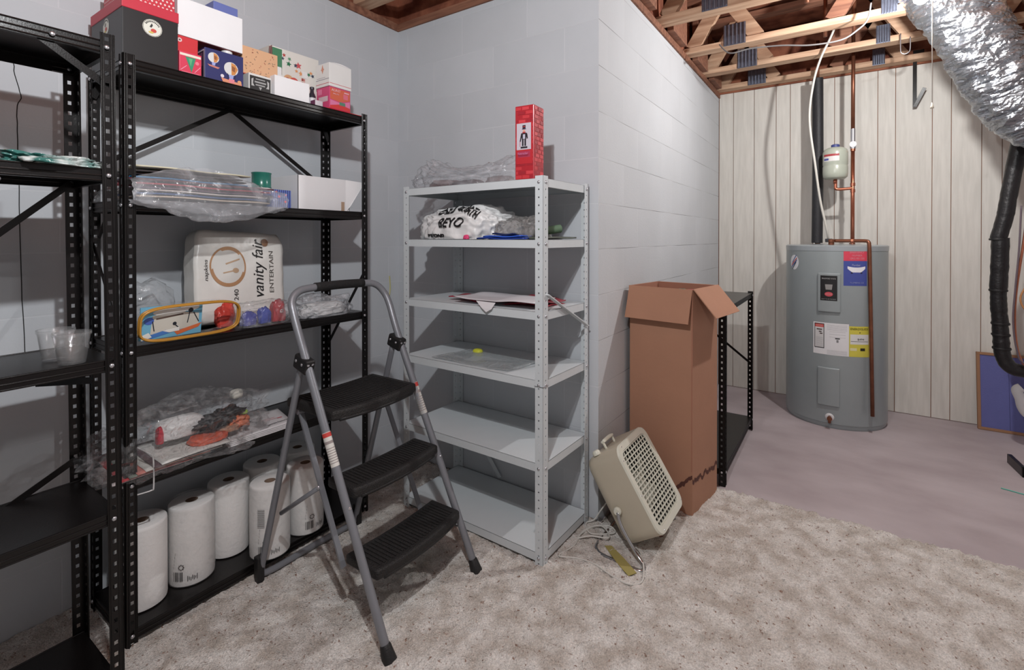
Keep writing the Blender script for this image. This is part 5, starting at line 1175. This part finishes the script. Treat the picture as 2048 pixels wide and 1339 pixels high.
# ---- white unit contents
T1_, T2_, T3_, T4_ = 1.4985, 1.2625, .9855, .7225
def red_box():
    t = thing('nutcracker_box', 'tall red brick-print box with a nutcracker picture on the white shelving', 'box', (-1.045, 1.672, T1_), rz=math.radians(4)); w, d, h = .084, .086, .292
    MB().box((-w/2, -d/2, 0), (w/2, d/2, h)).build('carton_body', P((174, 38, 48), .3), t, bevel=.003)
    for f, L_ in (('-y', w), ('+x', d)):
        its = []; rnd = random.Random(3 if f == '-y' else 6)
        for j in range(17):
            for i in range(-1, 3):
                u0 = -L_/2+i*.034+(.017 if j % 2 else 0)+rnd.uniform(-.003, .003); u1 = u0+.030; u0 = max(u0, -L_/2+.0035); u1 = min(u1, L_/2-.0035)
                if u1-u0 < .004 or rnd.random() < .18: continue
                v0 = .004+j*.0168
                its.append(('p', [(u0, v0), (u1, v0+.001), (u1, v0+.0125), (u0, v0+.0135)], P(((206, 62, 70), (160, 30, 44), (196, 52, 60))[rnd.randrange(3)])))
        if f == '-y':
            its += [('r', -.036, .062, .036, .225, P((186, 36, 46))), ('r', -.034, .118, .030, .222, P((196, 190, 200))), ('r', -.028, .088, .026, .112, P((170, 50, 80)))]
            K = P((30, 24, 34)); R_ = P((170, 50, 60)); F_ = P((214, 160, 140))
            its += [('r', -.008, .200, .006, .214, K), ('r', -.006, .206, .004, .210, R_), ('r', -.010, .197, .008, .200, P((70, 70, 110))), ('r', -.006, .186, .004, .197, F_), ('r', -.008, .183, .006, .188, R_), ('p', [(-.014, .183), (.012, .183), (.009, .158), (-.011, .158)], K), ('r', -.006, .160, .004, .178, P((190, 190, 206))), ('l', -.012, .18, -.018, .15, .005, K), ('l', .011, .18, .014, .16, .005, K),
                    ('r', -.010, .132, -.003, .158, K), ('r', .001, .132, .008, .158, K), ('r', -.016, .123, .014, .130, K), ('l', -.019, .15, -.019, .13, .002, R_)]
        printed(t, face_mx(w, d, f), its, 'brick_print')
    lettering(t, 'Nutcracker', face_mx(w, d, '-y') @ Matrix.Translation((-.001, .101, .012)), .014, P((190, 120, 160)), width=.046)
red_box()
crumple('clear_bag', 'crumpled clear bag of dark items on top of the white shelving', 'bag', (-1.43, 1.79, T1_), (.62, .26, .20), mat_film('bag_film_thick', (206, 208, 214), .22, .10, 9, .8, 1.3, .25), 21, .15, 6, freq=.9, flat=.3, droop=lambda c: Vector((c.x, c.y, c.z*(.62+.25*abs(c.x/.3)+.55*max(0, c.x/.3-.35)+.3*math.exp(-((c.x+.2)/.04)**2)))))
for k, (x, y, sx, sy, sz, c, l) in enumerate(((-1.55, 1.74, .16, .10, .06, (120, 96, 96), 'brown bundle at the left inside the bag on the white shelving'), (-1.40, 1.72, .14, .06, .042, (84, 66, 66), 'dark brown box in the middle of the bag on the white shelving'), (-1.24, 1.74, .13, .08, .055, (104, 86, 84), 'dull brown bundle at the right inside the bag on the white shelving'))):
    crumple('wrapped_bundle', l, 'bundle', (x, y, T1_+.001), (sx, sy, sz), P(c), 60+k, .12, 4, power=.55 if k == 1 else .75, group='bundles in the bag on the white shelving')
def shop_bag():
    o = crumple('shopping_bag', 'white plastic shopping bag with black letters on the second white shelf', 'bag', (-1.43, 1.78, T2_), (.46, .28, .22), M['bagwhite'], 33, .10, 6, flat=.3, freq=.9)
    bpy.context.view_layer.update()
    K = P((24, 24, 26)); 
    def proj(cx, cz, rot=0):
        def fn(co):
            x, z = cx+co.x*math.cos(rot)-co.y*math.sin(rot), cz+co.x*math.sin(rot)+co.y*math.cos(rot)
            ok, p, nr, i = o.ray_cast(Vector((x, -.5, z)), Vector((0, 1, 0)))
            return Vector((x, p.y-.006, z)) if ok else Vector((0, 99, 0))
        return fn
    def let(s, cx, cz, size, w_, rot=0):
        cu = bpy.data.curves.new('t', 'FONT'); cu.body = s; cu.size = size; cu.align_x = 'CENTER'; cu.align_y = 'CENTER'; cu.offset = .0014
        to = bpy.data.objects.new('t', cu); C.objects.link(to); dg = bpy.context.evaluated_depsgraph_get(); me = bpy.data.meshes.new_from_object(to.evaluated_get(dg)); bpy.data.objects.remove(to)
        bm = bmesh.new(); bm.from_mesh(me); bmesh.ops.triangulate(bm, faces=bm.faces[:])
        for _ in range(2): bmesh.ops.subdivide_edges(bm, edges=bm.edges[:], cuts=1, use_grid_fill=False); 
        w0 = max(v.co.x for v in bm.verts)-min(v.co.x for v in bm.verts); fn = proj(cx, cz, rot)
        for v in bm.verts: v.co.x *= w_/w0; v.co = fn(v.co)
        bmesh.ops.delete(bm, geom=[v for v in bm.verts if v.co.y > 50], context='VERTS')
        bm.to_mesh(me); bm.free(); me.materials.clear(); me.materials.append(K); link('bag_lettering', me, o)
    let('BEYO', .0, .072, .058, .14); let('BED', -.06, .135, .062, .10, .1); let('&', .03, .145, .06, .045, -.2); let('BEYOND', -.08, .016, .018, .11)
    let('BATH', .10, .12, .05, .09, -.45)
shop_bag()
crumple('clear_bag', 'dark see-through bag bulging beside the white shopping bag', 'bag', (-1.145, 1.775, T2_+.001), (.19, .20, .14), mat_film('grey_film', (150, 146, 144), .45, .12, 20, .8, 1.0, .3), 41, .2, 5)
bit2 = crumple('pink_tag', 'small bright pink tag at the foot of the white shopping bag', 'tag', (-1.335, 1.625, T2_+.0005), (.03, .014, .028), P((220, 70, 120)), 3, .1, 3)
for k, (x0, x1, y0, y1, c, l) in enumerate(((-1.27, -1.03, 1.615, 1.70, (34, 60, 140), 'dark blue foil packet lowest at the front of the second white shelf'), (-1.24, -1.05, 1.62, 1.72, (50, 90, 190), 'bright blue foil packet lying on the darker blue one'), (-1.20, -1.09, 1.63, 1.70, (30, 40, 80), 'small navy foil packet topmost of the blue packets'))):
    sheet_thing('foil_packet', l, 'packet', [(x0, y0), (x1, y0+.004), (x1-.01, y1), (x0+.02, y1)], T2_+.001+.0085*k, .006, P(c, .25), group='blue foil packets on the second white shelf', wob=.006, seed=k*3.1)
sheet_thing('grey_mat', 'dull olive mat under the green roll on the second white shelf', 'mat', [(-1.10, 1.66), (-.96, 1.64), (-.95, 1.90), (-1.10, 1.90)], T2_+.004, .006, P((84, 90, 80)), wob=.004)
o = MB().tube([(0, 0, 0), (.06, .09, .016)], .017, 20).build('green_roll', P((92, 116, 92), .7), smooth=True, auto=40); o.location = (-1.05, 1.74, T2_+.03); o.rotation_euler = (0, 0, 0); tag(o, 'short green roll lying on the mat, right end of the second white shelf', 'roll')
# third white shelf: flattened paper bags
sheet_thing('red_paper_bag', 'flattened red and white paper bag under the white one, third white shelf', 'bag', [(-1.50, 1.70), (-1.00, 1.72), (-1.00, 1.95), (-1.48, 1.93)], T3_+.001, .004, P((176, 40, 60)), wob=.022, seed=4.4, n=24)
sheet_thing('plaid_cloth', 'red and green plaid cloth folded at the right of the third white shelf', 'cloth', [(-1.18, 1.74), (-1.00, 1.66), (-.99, 1.88), (-1.16, 1.90)], T3_+.018, .005, P((150, 60, 70)), wob=.016, seed=7.7, n=20)
sheet_thing('white_paper_bag', 'flattened white paper bag with a point hanging over the third white shelf', 'bag', [(-1.42, 1.64), (-.99, 1.625), (-1.02, 1.84), (-1.36, 1.90)], T3_+.026, .003, P((214, 210, 214)), wob=.014, seed=1.3, n=24)
b = MB(); vv = [b.bm.verts.new(p) for p in ((-1.27, 1.612, T3_+.022), (-1.17, 1.612, T3_+.020), (-1.185, 1.604, T3_-.006), (-1.21, 1.601, T3_-.020), (-1.235, 1.603, T3_-.004))]; b.quadface(vv)
o = b.build('paper_corner', P((218, 215, 218)), [q for q in bpy.data.objects if q.name == 'white_paper_bag'][0], solid=.001, fix=False); o.matrix_parent_inverse = Matrix.Translation(-Vector(o.parent.location))
# fourth white shelf: yellow disc, clear sheet
crumple('yellow_lid', 'small bright yellow lid on the fourth white shelf', 'lid', (-1.44, 1.84, T4_), (.05, .04, .03), P((206, 206, 60)), 3, .03, 3)
sheet_thing('clear_plastic_sheet', 'flat clear plastic bag on the fourth white shelf', 'bag', [(-1.55, 1.64), (-1.13, 1.64), (-1.10, 1.84), (-1.50, 1.86)], T4_+.003, .0015, mat_film('flat_film', (200, 206, 208), .28, .15, 20, .8, .8, .3), wob=.012, seed=2.7, n=30)
# yellow drip marks on the block wall left of the white unit
b = MB(); b.tube(cr([(XA+.001, 1.94, 1.05), (XA+.001, 1.945, .98), (XA+.001, 1.935, .90), (XA+.001, 1.95, .80)], 6), .004, 6); b.build('paint_drip', P((190, 186, 130)), wl)
